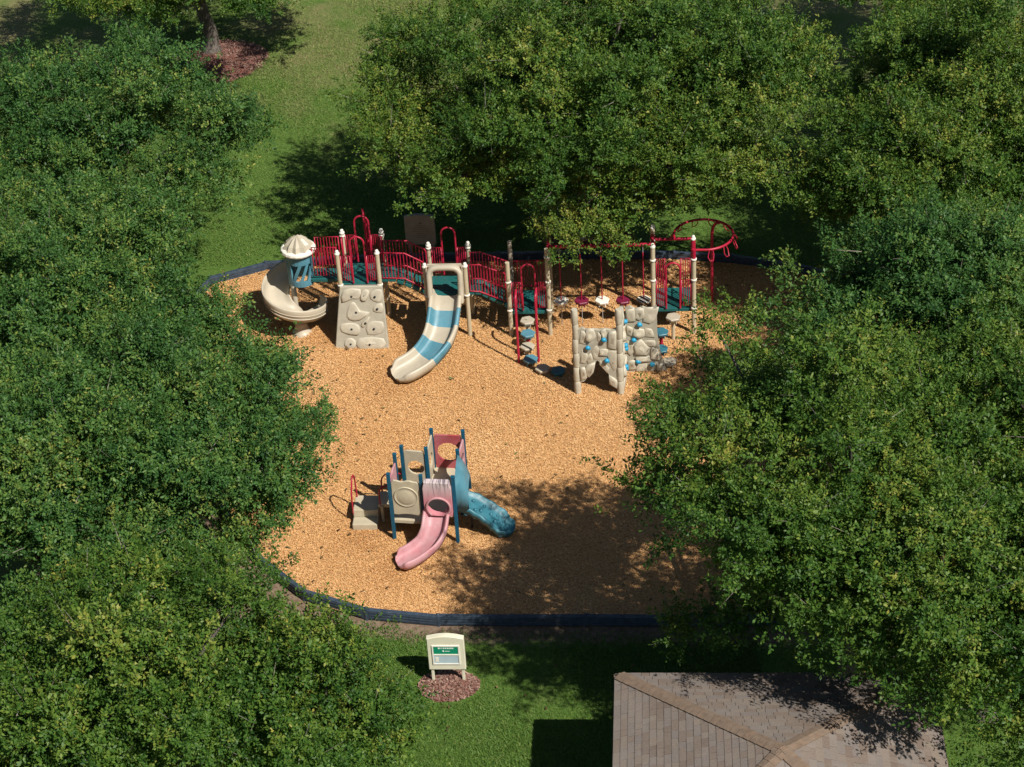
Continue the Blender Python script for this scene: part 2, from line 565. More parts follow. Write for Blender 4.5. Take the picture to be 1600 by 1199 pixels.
F = np.stack([r_ * nx + c_, r_ * nx + c_ + 1, (r_ + 1) * nx + c_ + 1, (r_ + 1) * nx + c_], 1)
lawn = link('lawn', grid_mesh('lawn', np.stack([gx, gy, gz], 1), F, M_LAWN, {'soil': ('POINT', soil), 'dry': ('POINT', dry)}, True))
tag(lawn, 'patchy green park lawn with bare soil around the border', 'lawn', kind='structure')

# wood chip bed: rings shrinking from the border inwards, gently uneven
cxm, cym = 1.5, -1.5
rings = []
for k in np.linspace(1.0, 0.0, 26):
    ring = []
    for p in bpath[::2]:
        x, y = cxm + (p.x - cxm) * max(k, 0.004), cym + (p.y - cym) * max(k, 0.004)
        ring.append((x, y, 0.045 + 0.025 * math.sin(x * 1.7 + 0.6 * y) * math.cos(y * 1.4) * (1 if k < 0.98 else 0)))
    rings.append(ring)
mb = MB()
mb.loft(rings, True, False, True, caps=False)
bed = link('wood_chip_bed', mb.mesh('wood_chip_bed', M_CHIPG))
tag(bed, 'orange wood chip safety surface filling the playground bed', 'wood chips', kind='structure')

def scatter_strips(n, x, y, z0, lmin, lmax, wmin, wmax, tilt, tints):
    """n small flat chips (one quad each), lying with random heading and tilt"""
    a = rng.uniform(0, 2 * np.pi, n)
    L = rng.uniform(lmin, lmax, n) / 2
    W = rng.uniform(wmin, wmax, n) / 2
    ta, tb = rng.normal(0, tilt, n), rng.normal(0, tilt, n)
    u = np.stack([np.cos(a), np.sin(a), ta], 1) * L[:, None]
    v = np.stack([-np.sin(a), np.cos(a), tb], 1) * W[:, None]
    c = np.stack([x, y, z0 + np.abs(ta) * L + np.abs(tb) * W + rng.uniform(0.002, 0.02, n)], 1)
    V = np.stack([c - u - v, c + u - v * 0.8, c + u * 0.9 + v, c - u + v], 1).reshape(-1, 3)
    return V, np.arange(n * 4).reshape(n, 4), tints

n = 330000
px, py = rng.uniform(-9.3, 9.5, n), rng.uniform(-9.3, 6.1, n)
ok = inside(BPOLY, px, py) & (dist_poly(BPOLY, px, py) > 0.1)
px, py = px[ok], py[ok]
V, F, T = scatter_strips(len(px), px, py, 0.045 + 0.025 * np.sin(px * 1.7 + 0.6 * py) * np.cos(py * 1.4), 0.025, 0.055, 0.011, 0.023, 0.26, np.clip(rng.beta(8, 6, len(px)) + 0.10 * np.sin(px * 0.9 + 1.3 * np.sin(py * 0.7)) * np.cos(py * 0.8 + np.sin(px * 0.5)) - 0.3 * sum(np.exp(-((px - ex_) ** 2 + (py - ey_) ** 2) / 0.28) for ex_, ey_ in ((-3.15, -0.1), (-2.4, -7.6), (0.5, -6.2), (-3.2, -6.4), (-5.2, 2.3))), 0, 1))
chips = link('wood_chips', grid_mesh('wood_chips', V, F, M_CHIP, {'tint': ('FACE', T)}))
tag(chips, 'loose wood chips scattered over the playground bed', 'wood chips', kind='stuff')

# playground border: black plastic timbers, each a part
border = thing('playground_border', (0, 0, 0), 'low black plastic timber border curving around the wood chips', 'border')
for i in range(NB):
    a, b = BP[i], BP[(i + 1) % NB]
    d = b - a
    L = d.length
    mb = MB()
    t = 0.055
    mb.box((0, 0, 0.13), (L - 0.03, 2 * t, 0.27), bev=0.015)
    for k in range(3):                                   # long ribs on both faces
        for s in (-1, 1):
            mb.box((0, s * (t + 0.004), 0.06 + 0.075 * k), (L - 0.16, 0.014, 0.035))
    mb.tube([(-L / 2, 0, -0.05), (-L / 2, 0, 0.285)], 0.062, 10)   # joint knuckle with spike head
    mb.lathe([(0.03, 0), (0.03, 0.02), (0.0, 0.026)], (-L / 2, 0, 0.285), 8)
    o = link('border_timber', mb.mesh('border_timber', M_BORDER), border, ((a + b) / 2))
    o.rotation_euler = (0, random.uniform(-0.014, 0.014), math.atan2(d.y, d.x))

# grass blades where the lawn is seen
def grass(nr, x0, x1, y0, y1):
    x, y = rng.uniform(x0, x1, nr), rng.uniform(y0, y1, nr)
    d = dist_poly(BPOLY, x, y)
    keep = ~inside(BPOLY, x, y) & (d > 0.2)
    keep &= rng.random(nr) < np.clip((d - 0.15) / 0.9, 0.04, 1)
    keep &= (np.hypot((x + 0.74) / 0.75, (y + 11.35) / 0.55) > 1.0) & (np.hypot(x + 11.1, y - 19.3) > 1.6)
    return x[keep], y[keep]
gxs, gys = zip(*[grass(140000, -6.5, 6.0, -14.5, -9.2), grass(190000, -14, 0, 6, 25.5), grass(25000, 4, 12, 5.5, 17), grass(12000, 9.0, 12, -16.5, -9)])
gx2, gy2 = np.concatenate(gxs), np.concatenate(gys)
n = len(gx2)
a = rng.uniform(0, 2 * np.pi, n)
h = rng.uniform(0.03, 0.075, n)
w = rng.uniform(0.007, 0.014, n)
lean = rng.normal(0, 0.045, (n, 2))
base = np.stack([gx2, gy2, np.zeros(n)], 1)
du = np.stack([np.cos(a) * w, np.sin(a) * w, np.zeros(n)], 1)
V = np.stack([base - du, base + du, base + np.stack([lean[:, 0], lean[:, 1], h], 1)], 1).reshape(-1, 3)
pat = 0.5 + 0.5 * np.sin(gx2 * 0.55 + 1.2 * np.sin(gy2 * 0.4)) * np.cos(gy2 * 0.5 + 0.7 * np.sin(gx2 * 0.6))
dryb = np.clip((gy2 - 11) / 7, 0, 1) * 0.17 + np.where(gy2 < -9, -0.1, 0)
T = np.clip(rng.normal(0.36, 0.17, n) + 0.28 * pat * np.clip(dryb * 3, 0.25, 1) + dryb, 0, 1)
gr = link('grass_blades', grid_mesh('grass_blades', V, np.arange(n * 3).reshape(n, 3), M_BLADE, {'tint': ('FACE', T)}))
tag(gr, 'short mown grass covering the park lawn', 'grass', kind='stuff')

n = 2600
px, py = rng.uniform(-9, 9, n), rng.uniform(-13, 6, n)
keep = rng.random(n) < np.where((px < -3.5) | (px > 3.5) | (py < -9), 0.6, 0.12) * np.where(py < -9.2, 0.3, 1.0)
px, py = px[keep], py[keep]
V, F, T = scatter_strips(len(px), px, py, np.where(inside(BPOLY, px, py), 0.075, 0.05), 0.05, 0.1, 0.03, 0.05, 0.3, rng.beta(1.6, 1.6, len(px)))
M_LITTER = tint_mat('fallen_oak_leaf', [(0.0, (0.05, 0.03, 0.015)), (0.5, (0.16, 0.10, 0.04)), (1.0, (0.07, 0.12, 0.03))], 0.7)
tag(link('fallen_leaves', grid_mesh('fallen_leaves', V, F, M_LITTER, {'tint': ('FACE', T)})), 'fallen brown oak leaves lying on chips and lawn', 'leaves', kind='stuff')

# mulch rings
def mulch_ring(c, rx, ry, nchips, label, seed):
    R = random.Random(seed)
    ph = [R.uniform(0, 6.28) for _ in range(4)]
    rr = []
    for k in np.linspace(1, 0.01, 8):
        ring = []
        for j in range(48):
            t = 2 * math.pi * j / 48
            q = k * (1 + 0.06 * math.sin(3 * t + ph[0]) + 0.05 * math.sin(5 * t + ph[1]) + 0.03 * math.sin(9 * t + ph[2]))
            ring.append((c[0] + rx * q * math.cos(t), c[1] + ry * q * math.sin(t), 0.02 + 0.09 * (1 - k ** 2)))
        rr.append(ring)
    m_ = MB().loft(rr, True, False, True, caps=False)
    o = link('mulch_ring', m_.mesh('mulch_ring', M_MULCH))
    tag(o, label, 'mulch', kind='structure')
    q = np.sqrt(rng.uniform(0, 1, nchips)) * 1.04
    t = rng.uniform(0, 2 * np.pi, nchips)
    x, y = c[0] + rx * q * np.cos(t), c[1] + ry * q * np.sin(t)
    V, F, T = scatter_strips(nchips, x, y, 0.025 + 0.09 * np.clip(1 - q ** 2, 0, 1), 0.03, 0.09, 0.012, 0.03, 0.3, rng.beta(2, 2, nchips))
    s = link('mulch_chips', grid_mesh('mulch_chips', V, F, M_REDCHIP, {'tint': ('FACE', T)}), o)
    s['kind'] = 'stuff'
mulch_ring((-0.74, -11.35), 0.64, 0.47, 1500, 'round patch of red mulch under the cream notice sign', 1)
mulch_ring((-11.1, 19.2), 1.65, 1.6, 3500, 'red mulch ring around the far tree trunk', 2)
mulch_ring((1.73, 7.35), 1.3, 0.9, 1800, 'shaded red mulch around the big oak behind the border', 3)

# ------------------------------------------------------------------ main play structure
YF, YB = 2.2, 3.27
ps = thing('play_structure', (-0.1, 2.7, 0), 'large red, tan and teal climbing structure with slides along the back border', 'play structure')
OFF = Vector(ps.location)

def shared(name, mb, m):
    return mb.mesh(name, m)

def post(x, y, h, m=M_TANPOST, r=0.06, cap=True, sleeve=None, collars=()):
    mb = MB()
    mb.tube([(x, y, -0.15), (x, y, h - 0.02)], r, 14)
    o = part('post', mb, m, ps)
    if cap:
        c = MB().lathe([(0.068, -0.05), (0.075, -0.03), (0.072, 0.0), (0.045, 0.015), (0.05, 0.04), (0.04, 0.07), (0.0, 0.085)], (x, y, h), 14)
        part('post_cap', c, M_WHITEPL, o)
    for z in collars:
        c = MB().lathe([(0.06, -0.03), (0.078, -0.025), (0.078, 0.025), (0.06, 0.03)], (x, y, z), 14)
        part('collar', c, M_WHITEPL, o)
    if sleeve:
        c = MB().tube([(x, y, sleeve[0]), (x, y, sleeve[1])], r + 0.006, 14)
        part('sleeve', c, M_RED, o)
    return o

X1 = (-4.61, -3.55); X2 = (-2.32, -1.25); X3 = (-0.13, 0.92); X4 = (3.69, 4.76)
for x in X1:
    post(x, YF, 2.72, collars=(1.72,)); post(x, YB, 2.72, collars=(2.6,))
for x in X2:
    post(x, YF, 2.28, collars=(1.35,)); post(x, YB, 2.28, collars=(2.18,))
post(X3[0], YF, 2.36, cap=False, collars=(1.73, 0.85)); post(X3[0], YB, 2.36, m=M_GREYSIGN, cap=False)
post(X3[1], YF, 2.76, cap=False, collars=(2.5, 1.73, 0.85)); post(X3[1], YB, 2.7, collars=(2.0,))
post(X4[0], YF, 2.78, collars=(2.35, 1.73)); post(X4[0], YB, 2.72, sleeve=(2.15, 2.45), collars=(2.32,))
post(X4[1], YF, 2.40, cap=False, collars=(2.36, 1.73, 0.85)); post(X4[1], YB, 2.36, sleeve=(1.75, 2.33))

def deck(x0, x1, y0, y1, z, name='deck'):
    o = part(name, MB().box(((x0 + x1) / 2, (y0 + y1) / 2, z - 0.05), (x1 - x0, y1 - y0, 0.1), bev=0.015), M_TEAL, ps)
    # perforation slots: raised tread strips
    n_ = max(3, int((y1 - y0) / 0.12))
    for k in range(n_):
        y = y0 + (k + 0.5) * (y1 - y0) / n_
        part('tread', MB().box(((x0 + x1) / 2, y, z + 0.003), (x1 - x0 - 0.1, 0.06, 0.008), bev=0.002), M_TEAL, o)
    return o
deck(X1[0] + 0.03, X1[1] - 0.03, YF + 0.02, YB - 0.02, 1.75)
deck(X2[0] + 0.03, X2[1] - 0.03, YF + 0.02, YB - 0.02, 1.30)
deck(X3[0] + 0.03, X3[1] - 0.03, YF + 0.02, YB - 0.02, 0.80)
deck(X4[0] + 0.03, X4[1] - 0.03, YF + 0.02, YB - 0.02, 0.82)
# bridges between decks: planks stepping down
deck(-5.42, X1[0] + 0.02, 2.46, 3.02, 1.75, 'bridge_deck')
for (xa, xb, ya, yb, za, zb, n_) in ((X1[1], X2[0], 2.42, 3.05, 1.74, 1.30, 6), (X2[1], X3[0], 2.42, 3.05, 1.29, 0.80, 6)):
    for k in range(n_):
        t0, t1 = k / n_, (k + 1) / n_
        f = lambda t: za + (zb - za) * max(0, (t - 0.3) / 0.7)
        z = f((t0 + t1) / 2)
        xm = xa + (xb - xa) * (t0 + t1) / 2
        part('bridge_plank', MB().box((xm, (ya + yb) / 2, z - 0.04), ((xb - xa) / n_ - 0.02, yb - ya, 0.09), Matrix.Rotation(math.atan2(-(f(t1) - f(t0)), (xb - xa) / n_), 3, 'Y'), bev=0.012), M_TEAL, ps)

BAR = shared('bar', MB().tube([(0, 0, 0), (0, 0, 1)], 0.0125, 7), M_RED)
def polyz(path, x):
    for (xa, za), (xb, zb) in zip(path, path[1:]):
        if xa <= x <= xb:
            return za + (zb - za) * (x - xa) / (xb - xa + 1e-9)
    return path[-1][1] if x > path[-1][0] else path[0][1]

def rail(y, top, bot, nb, name='guard_rail', arches=()):
    """upright guard rail in the plane y: top and bottom polylines of (x,z), nb bars, tube frame"""
    mb = MB()
    tp = [(x, y, z) for x, z in top]
    bp = [(x, y, z) for x, z in bot]
    loop = tp + bp[::-1]
    mb.tube(loop, 0.021, 8, closed=True)
    o = part(name, mb, M_RED, ps)
    x0, x1 = top[0][0], top[-1][0]
    for k in range(1, nb + 1):
        x = x0 + (x1 - x0) * k / (nb + 1)
        za, zb = polyz(bot, x), polyz(top, x)
        b = link('bar', BAR, o, Vector((x, y, za)) - OFF)
        b.scale = (1, 1, zb - za)
    return o

def rail_side(x, y0, y1, z0, z1, nb):
    mb = MB().tube([(x, y0, z0), (x, y1, z0), (x, y1, z1), (x, y0, z1)], 0.021, 8, closed=True)
    o = part('guard_rail', mb, M_RED, ps)
    for k in range(1, nb + 1):
        y = y0 + (y1 - y0) * k / (nb + 1)
        b = link('bar', BAR, o, Vector((x, y, z0)) - OFF)
        b.scale = (1, 1, z1 - z0)

def arch(xa, xb, y, z0, ztop, name='arch_gate'):
    r = (xb - xa) / 2
    pth = [(xa, y, z0)] + [tuple(p) for p in arc(((xa + xb) / 2, y, ztop - r), r, math.pi, 0, 12, (1, 0, 0), (0, 0, 1))] + [(xb, y, z0)]
    return part(name, MB().tube(pth, 0.026, 9), M_RED, ps)

# left bridge rails
for y in (2.47, 3.01):
    rail(y, [(-5.32, 2.73), (-4.68, 2.73)], [(-5.32, 1.86), (-4.68, 1.86)], 7)
# deck one: arches front and back, short panels each side
for y, zt in ((YF, 3.2), (YB, 3.2)):
    arch(-4.25, -3.87, y, 1.78, zt)
    rail(y, [(-4.53, 2.62), (-4.28, 2.62)], [(-4.53, 1.86), (-4.28, 1.86)], 3)
    rail(y, [(-3.84, 2.62), (-3.62, 2.62)], [(-3.84, 1.86), (-3.62, 1.86)], 3)
rail_side(X1[0], YF + 0.08, 2.42, 1.86, 2.62, 2); rail_side(X1[0], 3.06, YB - 0.08, 1.86, 2.62, 1)
rail_side(X1[1], YF + 0.06, 2.38, 1.86, 2.62, 1); rail_side(X1[1], 3.09, YB - 0.06, 1.86, 2.62, 1)
# loop climber behind deck one
mb = MB().tube([(-4.0, 3.42, -0.1), (-4.0, 3.42, 2.9), (-4.02, 3.46, 3.12), (-4.03, 3.52, 3.26), (-4.03, 3.60, 3.12), (-4.0, 3.66, 2.8), (-3.98, 3.72, -0.1)], 0.03, 9)
lc = part('loop_climber', mb, M_RED, ps)
for z in (0.4, 0.8, 1.2, 1.6, 2.0):
    part('rung', MB().tube([(-4.0, 3.42, z), (-3.99, 3.70, z)], 0.018, 7), M_RED, lc)
# bridge one and bridge two rails
for y in (2.42, 3.05):
    rail(y, [(-3.5, 2.56), (-2.86, 2.54), (-2.40, 2.27), (-2.37, 2.2)], [(-3.5, 1.78), (-2.92, 1.76), (-2.40, 1.44), (-2.37, 1.42)], 12)
    rail(y, [(-1.18, 2.15), (-0.9, 2.15), (-0.22, 1.86)], [(-1.18, 1.33), (-0.93, 1.31), (-0.22, 0.98)], 11)
# deck two back arch
arch(-1.95, -1.58, YB, 1.33, 2.8)
rail(YB, [(-2.24, 2.18), (-1.98, 2.18)], [(-2.24, 1.4), (-1.98, 1.4)], 3)
rail(YB, [(-1.55, 2.18), (-1.33, 2.18)], [(-1.55, 1.4), (-1.33, 1.4)], 3)
# deck three
arch(0.22, 0.58, YF, 0.84, 2.27)
rail(YF, [(-0.05, 1.72), (0.19, 1.72)], [(-0.05, 0.92), (0.19, 0.92)], 3)
rail(YF, [(0.61, 1.72), (0.84, 1.72)], [(0.61, 0.92), (0.84, 0.92)], 3)
rail(YB, [(-0.05, 1.72), (0.84, 1.72)], [(-0.05, 0.92), (0.84, 0.92)], 9)
# deck four
arch(4.03, 4.40, YF, 0.84, 2.25)
for y in (YF, YB):
    rail(y, [(3.78, 1.73), (4.0, 1.73)], [(3.78, 0.92), (4.0, 0.92)], 3)
    rail(y, [(4.43, 1.73), (4.68, 1.73)], [(4.43, 0.92), (4.68, 0.92)], 3)
rail_side(X4[1], YF + 0.08, YF + 0.42, 0.92, 1.73, 3)

# overhead beam for the hanging pods, cross arms, back beam
part('overhead_beam', MB().tube([(0.92, 2.7, 2.50), (3.69, 2.7, 2.52)], 0.05, 12), M_RED, ps)
for x in (0.92, 3.69):
    part('cross_arm', MB().tube([(x, YF, 2.5), (x, YB, 2.5)], 0.045, 10), M_RED, ps)
part('overhead_beam', MB().tube([(3.69, YB, 2.33), (4.76, YB, 2.34)], 0.045, 10), M_RED, ps)
# ring ladder beyond deck four
ring = [(4.76, YF + 0.03, 2.62), (4.95, YF + 0.03, 2.62)] + [tuple(p) for p in arc((5.03, 3.0, 2.62), 0.78, -math.pi / 2 + 0.12, math.pi + 0.25, 26, (1, 0, 0), (0, 1, 0))]
rl = part('ring_ladder', MB().tube(ring, 0.034, 10), M_RED, ps)
for k in range(9):
    a0 = -math.pi / 2 + 0.2 + k * (1.5 * math.pi - 0.2) / 8.5
    e = Vector((math.cos(a0), math.sin(a0), 0)); tng = Vector((-math.sin(a0), math.cos(a0), 0))
    c0 = Vector((5.03, 3.0, 2.62)) + e * 0.78
    pth = [c0 - tng * 0.015, c0 + e * 0.10 - Vector((0, 0, 0.16)) - tng * 0.08, c0 + e * 0.13 - Vector((0, 0, 0.27)) - tng * 0.03,
           c0 + e * 0.13 - Vector((0, 0, 0.27)) + tng * 0.06, c0 + e * 0.05 - Vector((0, 0, 0.12)) + tng * 0.09, c0 + tng * 0.06]
    part('hand_loop', MB().tube(pth, 0.014, 7), M_RED, rl)
part('ring_post', MB().tube([(5.27, 3.72, -0.1), (5.27, 3.72, 2.2), (5.29, 3.71, 2.42), (5.38, 3.68, 2.56), (5.5, 3.62, 2.62)], 0.042, 10), M_RED, ps)
part('post', MB().tube([(4.76, YF, 2.36), (4.76, YF, 2.66)], 0.055, 12), M_RED, ps)

# grab poles for the stepping pods
for x, y in ((0.14, 0.86), (0.66, 0.91)):
    part('grab_pole', MB().tube([(x, y, -0.1), (x, y, 1.95), (x, y + 0.03, 2.06), (x + 0.01, y + 0.12, 2.13), (x + 0.01, y + 0.3, 2.14)], 0.034, 10), M_RED, ps)

# ---- rock climber below deck one
TL, TR, BL, BR = Vector((-4.62, 2.10, 1.74)), Vector((-3.48, 2.10, 1.74)), Vector((-4.86, 1.66, -0.02)), Vector((-3.40, 1.66, -0.02))
def pan(u, v):
    return TL.lerp(TR, u).lerp(BL.lerp(BR, u), v)
NRM = (BL - TL).cross(TR - TL).normalized()
if NRM.y > 0: NRM = -NRM
mb = MB()
ring_ = [pan(0, 0), pan(1, 0), pan(1, 1), pan(0, 1)]
mb.loft([[p - NRM * 0.10 for p in ring_], [p for p in ring_], [p + (pan(.5, .5) - p) * 0.03 + NRM * 0.02 for p in ring_]], True, False, False)
rc = part('rock_climber', mb, M_ROCKBASE, ps)
def blob(P2, to3, nrm, hgt, name, m, parent, seed=0, nsm=3):
    """a raised rounded stone from a 2-D outline"""
    R = random.Random(seed)
    sm = catmull([(p[0], p[1], 0) for p in P2], True, nsm)
    c = sum((p for p in sm), Vector()) / len(sm)
    rings_ = []
    for k, hh in ((1.0, -0.01), (0.96, 0.5), (0.89, 0.82), (0.75, 0.98), (0.35, 1.0)):
        rings_.append([to3(*(c + (p - c) * k).xy) + nrm * (hgt * hh * (1 + 0.3 * math.sin(6 * p.x + 8 * p.y + seed * 2.3)) if hh > 0 else -0.01) for p in sm])
    return part(name, MB().loft(rings_, True, False, True), m, parent)
rocks = [[(975, 655), (1105, 655), (1100, 730), (1050, 725), (960, 755)], [(1115, 665), (1170, 665), (1150, 745), (1105, 735)],
         [(1185, 670), (1265, 660), (1262, 755), (1200, 745), (1175, 715)], [(1035, 750), (1070, 760), (1110, 815), (1185, 830), (1110, 890), (1020, 885), (1000, 830)],
         [(1215, 780), (1275, 762), (1280, 835), (1205, 822)], [(965, 910), (1075, 910), (1115, 945), (1100, 1000), (960, 975)],
         [(1165, 905), (1290, 900), (1290, 985), (1170, 1000)], [(1000, 1030), (1045, 1018), (1085, 1045), (1080, 1095), (1030, 1105), (990, 1075)],
         [(1105, 1018), (1305, 1025), (1300, 1105), (1100, 1108)], [(1125, 905), (1150, 880), (1185, 862), (1150, 940), (1120, 935)]]
def nuv(x, y):
    v = (y - 635) / 480.0
    xl = 945 + (920 - 945) * v; xr = 1265 + (1350 - 1265) * v
    return (x - xl) / (xr - xl), v
for k, rk in enumerate(rocks):
    b = blob([nuv(*p) for p in rk], pan, NRM, 0.06, 'rock', M_ROCK, rc, k, nsm=2)
    u, v = nuv(sum(p[0] for p in rk) / len(rk) + 8 * math.sin(k * 3), sum(p[1] for p in rk) / len(rk) + 4)
    q = pan(u, v) + NRM * 0.066
    gh = link('grip_hole', MB().lathe([(0.0, 0.0), (0.03, 0.004), (0.034, -0.03)], (0, 0, 0), 10).mesh('grip_hole', M_BLACKPL), b)
    gh.matrix_local = Matrix.Translation(q - OFF) @ NRM.to_track_quat('Z', 'X').to_matrix().to_4x4()

# ---- wide curved slide
SPATH = catmull([(-1.79, 2.22, 1.32), (-1.80, 1.95, 1.28), (-1.82, 1.62, 1.08), (-1.88, 1.22, 0.80), (-2.03, 0.88, 0.58), (-2.32, 0.56, 0.37), (-2.66, 0.30, 0.26), (-2.98, 0.10, 0.21)], False, 6)
SPROF = [(-0.40, -0.04), (-0.43, 0.10), (-0.44, 0.20), (-0.41, 0.245), (-0.36, 0.245), (-0.325, 0.20), (-0.30, 0.10), (-0.25, 0.02), (-0.12, 0.0), (0.12, 0.0),
         (0.25, 0.02), (0.30, 0.10), (0.325, 0.20), (0.36, 0.245), (0.41, 0.245), (0.44, 0.20), (0.43, 0.10), (0.40, -0.04), (0.25, -0.07), (-0.25, -0.07)]
def slide_rings(P, prof, scale=lambda t: (1, 1)):
    out = []
    k = len(P)
    for i, p in enumerate(P):
        t = (P[min(i + 1, k - 1)] - P[max(i - 1, 0)]).normalized()
        side = Vector((0, 0, 1)).cross(t).normalized() * -1
        up = side.cross(t).normalized()
        if up.z < 0: up = -up
        sx, sz = scale(i / (k - 1))
        out.append([p + side * (a * sx) + up * (b * sz) for a, b in prof])
    return out
def ssc(t):
    e = max(0, (t - 0.9) / 0.1)
    return (1 - 0.22 * e * e, 1 - 0.55 * e * e)
SR = slide_rings(SPATH, SPROF, ssc)
sl = part('slide', MB().loft(SR[:11], True, False, True), M_TANPL, ps)
part('slide_section', MB().loft(SR[10:17], True, False, True), M_BLUEPL, sl)
part('slide_section', MB().loft(SR[16:23], True, False, True), M_TANPL, sl)
part('slide_section', MB().loft(SR[22:30], True, False, True), M_BLUEPL, sl)
tip = SR[-1]
tdir = (SPATH[-1] - SPATH[-2]).normalized()
cc = sum(tip, Vector()) / len(tip)
tip2 = [cc + (p - cc) * 0.9 + tdir * 0.07 for p in tip]
tip3 = [cc + (p - cc) * 0.5 + tdir * 0.11 - Vector((0, 0, 0.02)) for p in tip]
part('slide_exit', MB().loft(SR[29:] + [tip2, tip3], True, False, True), M_TANPL, sl)
# hood frame over the slide entry: an upside-down U with flared wings
U = [(-2.20, 1.98, 1.30), (-2.20, 2.05, 1.75), (-2.20, 2.10, 2.08), (-2.14, 2.13, 2.20), (-2.02, 2.14, 2.25), (-1.80, 2.14, 2.26), (-1.58, 2.14, 2.25), (-1.46, 2.13, 2.20), (-1.40, 2.10, 2.08), (-1.40, 2.05, 1.75), (-1.40, 1.98, 1.30)]
Uc = catmull(U, False, 4)
hr = []
for i, p in enumerate(Uc):
    t = (Uc[min(i + 1, len(Uc) - 1)] - Uc[max(i - 1, 0)]).normalized()
    dpt = Vector((0, 1, 0))
    sd = t.cross(dpt).normalized()
    hr.append([p + sd * a + dpt * b for a, b in ((0.07, -0.10), (0.085, 0.0), (0.06, 0.10), (-0.05, 0.10), (-0.07, 0.02), (-0.05, -0.10), (0.02, -0.125))])
hd = part('slide_hood', MB().loft(hr, True, False, True), M_TANPL, sl)
part('hood_panel', MB().box((-1.80, 2.20, 2.285), (0.92, 0.05, 0.09), bev=0.012), M_TANPL, sl)
for x in (-2.275, -1.325):
    part('hood_wing', MB().box((x, 2.16, 1.83), (0.025, 0.16, 0.92), bev=0.01), M_TANPL, sl)

# ---- roofed spiral slide
SC = Vector((-5.98, 2.66, 0))
sp = part('spiral_column', MB().tube([(SC.x, SC.y, -0.1), (SC.x, SC.y, 1.56)], 0.075, 14), M_TANPL, ps)
part('upper_column', MB().tube([(SC.x - 0.005, SC.y - 0.07, 1.56), (SC.x - 0.005, SC.y - 0.07, 2.5)], 0.085, 14), M_BLUEPL, sp)
HP = []
for i in range(41):
    t = i / 40
    a0 = math.radians(60 + 345 * t)
    rad = 0.46
    HP.append(Vector((SC.x + rad * math.cos(a0), SC.y + rad * math.sin(a0), 1.58 - 1.12 * min(1, t * 1.1) ** 0.9)))
CPROF = [(-0.36, 0.02), (-0.375, 0.16), (-0.355, 0.19), (-0.325, 0.15), (-0.28, 0.04), (-0.15, 0.0), (0.15, 0.0), (0.29, 0.06), (0.345, 0.22), (0.36, 0.37), (0.39, 0.39), (0.41, 0.35), (0.385, 0.18), (0.32, -0.02), (0.15, -0.07), (-0.2, -0.06)]
rr_ = []
for i, p in enumerate(HP):
    e = Vector((p.x - SC.x, p.y - SC.y, 0)).normalized()
    k = 1.0 if i < 34 else 1 - 0.25 * ((i - 33) / 7) ** 2
    rr_.append([p + e * (a * (1 if a > 0 else 0.9)) + Vector((0, 0, b * k)) for a, b in CPROF])
ch = part('spiral_chute', MB().loft(rr_, True, False, True), M_TANPL, sp)
for zz in (0.10, 0.2):           # moulded ribs round the outside of the chute
    pth = []
    for i, p in enumerate(HP[12:40]):
        e = Vector((p.x - SC.x, p.y - SC.y, 0)).normalized()
        pth.append(p + e * (0.375 + 0.05 * zz) + Vector((0, 0, zz)))
    part('chute_rib', MB().tube(pth, 0.017, 6), M_TANPL, ch)
part('pedestal', MB().lathe([(0.30, 0.0), (0.32, 0.03), (0.22, 0.08), (0.16, 0.3), (0.2, 0.44), (0.1, 0.46)], (SC.x + 0.12, SC.y - 0.2, 0.02), 18), M_TANPL, sp)
# hood drum with slanted slots
HC = Vector((-5.72, 2.68, 0))
def drum(a0, a1, z0, z1, r0, th, n_=10):
    rg = []
    for i in range(n_ + 1):
        a = a0 + (a1 - a0) * i / n_
        e = Vector((math.cos(a), math.sin(a), 0))
        rg.append([HC + e * r0 + Vector((0, 0, z0)), HC + e * (r0 + th) + Vector((0, 0, z0)), HC + e * (r0 + th) + Vector((0, 0, z1)), HC + e * r0 + Vector((0, 0, z1))])
    return MB().loft(rg, True, False, False)
D = math.radians
hd2 = part('spiral_hood', drum(D(-165), D(-5), 1.56, 1.72, 0.29, 0.05), M_BLUEPL, sp)
part('hood_band', drum(D(-165), D(-5), 2.22, 2.52, 0.29, 0.05), M_BLUEPL, hd2)
for a0, a1 in ((-165, -130), (-14, -5)):
    part('hood_stile', drum(D(a0), D(a1), 1.72, 2.22, 0.29, 0.05, 4), M_BLUEPL, hd2)
for k in range(3):               # slanted bars between the slots
    rg = []
    for i in range(8):
        t = i / 7
        a = D(-128 + 36 * k + 40 * t)
        e = Vector((math.cos(a), math.sin(a), 0))
        da = D(8); e2 = Vector((math.cos(a + da * 2), math.sin(a + da * 2), 0))
        z = 1.71 + 0.52 * t
        rg.append([HC + e * 0.30 + Vector((0, 0, z)), HC + e * 0.335 + Vector((0, 0, z)), HC + e2 * 0.335 + Vector((0, 0, z)), HC + e2 * 0.30 + Vector((0, 0, z))])
    part('slanted_bar', MB().loft(rg, True, False, False), M_BLUEPL, hd2)
part('hood_back_wall', drum(D(10), D(165), 1.56, 2.5, 0.27, 0.03, 12), M_BLUEPL, hd2)
rf = []
NSEG = 20
for r, z in ((0.46, 2.53), (0.475, 2.57), (0.46, 2.62), (0.42, 2.64)):
    rf.append([HC + Vector((r * math.cos(2 * math.pi * j / NSEG), r * math.sin(2 * math.pi * j / NSEG), z)) for j in range(NSEG)])
ro = part('hood_roof', MB().loft(rf, True, False, False), M_WHITEPL, sp)
cone = []
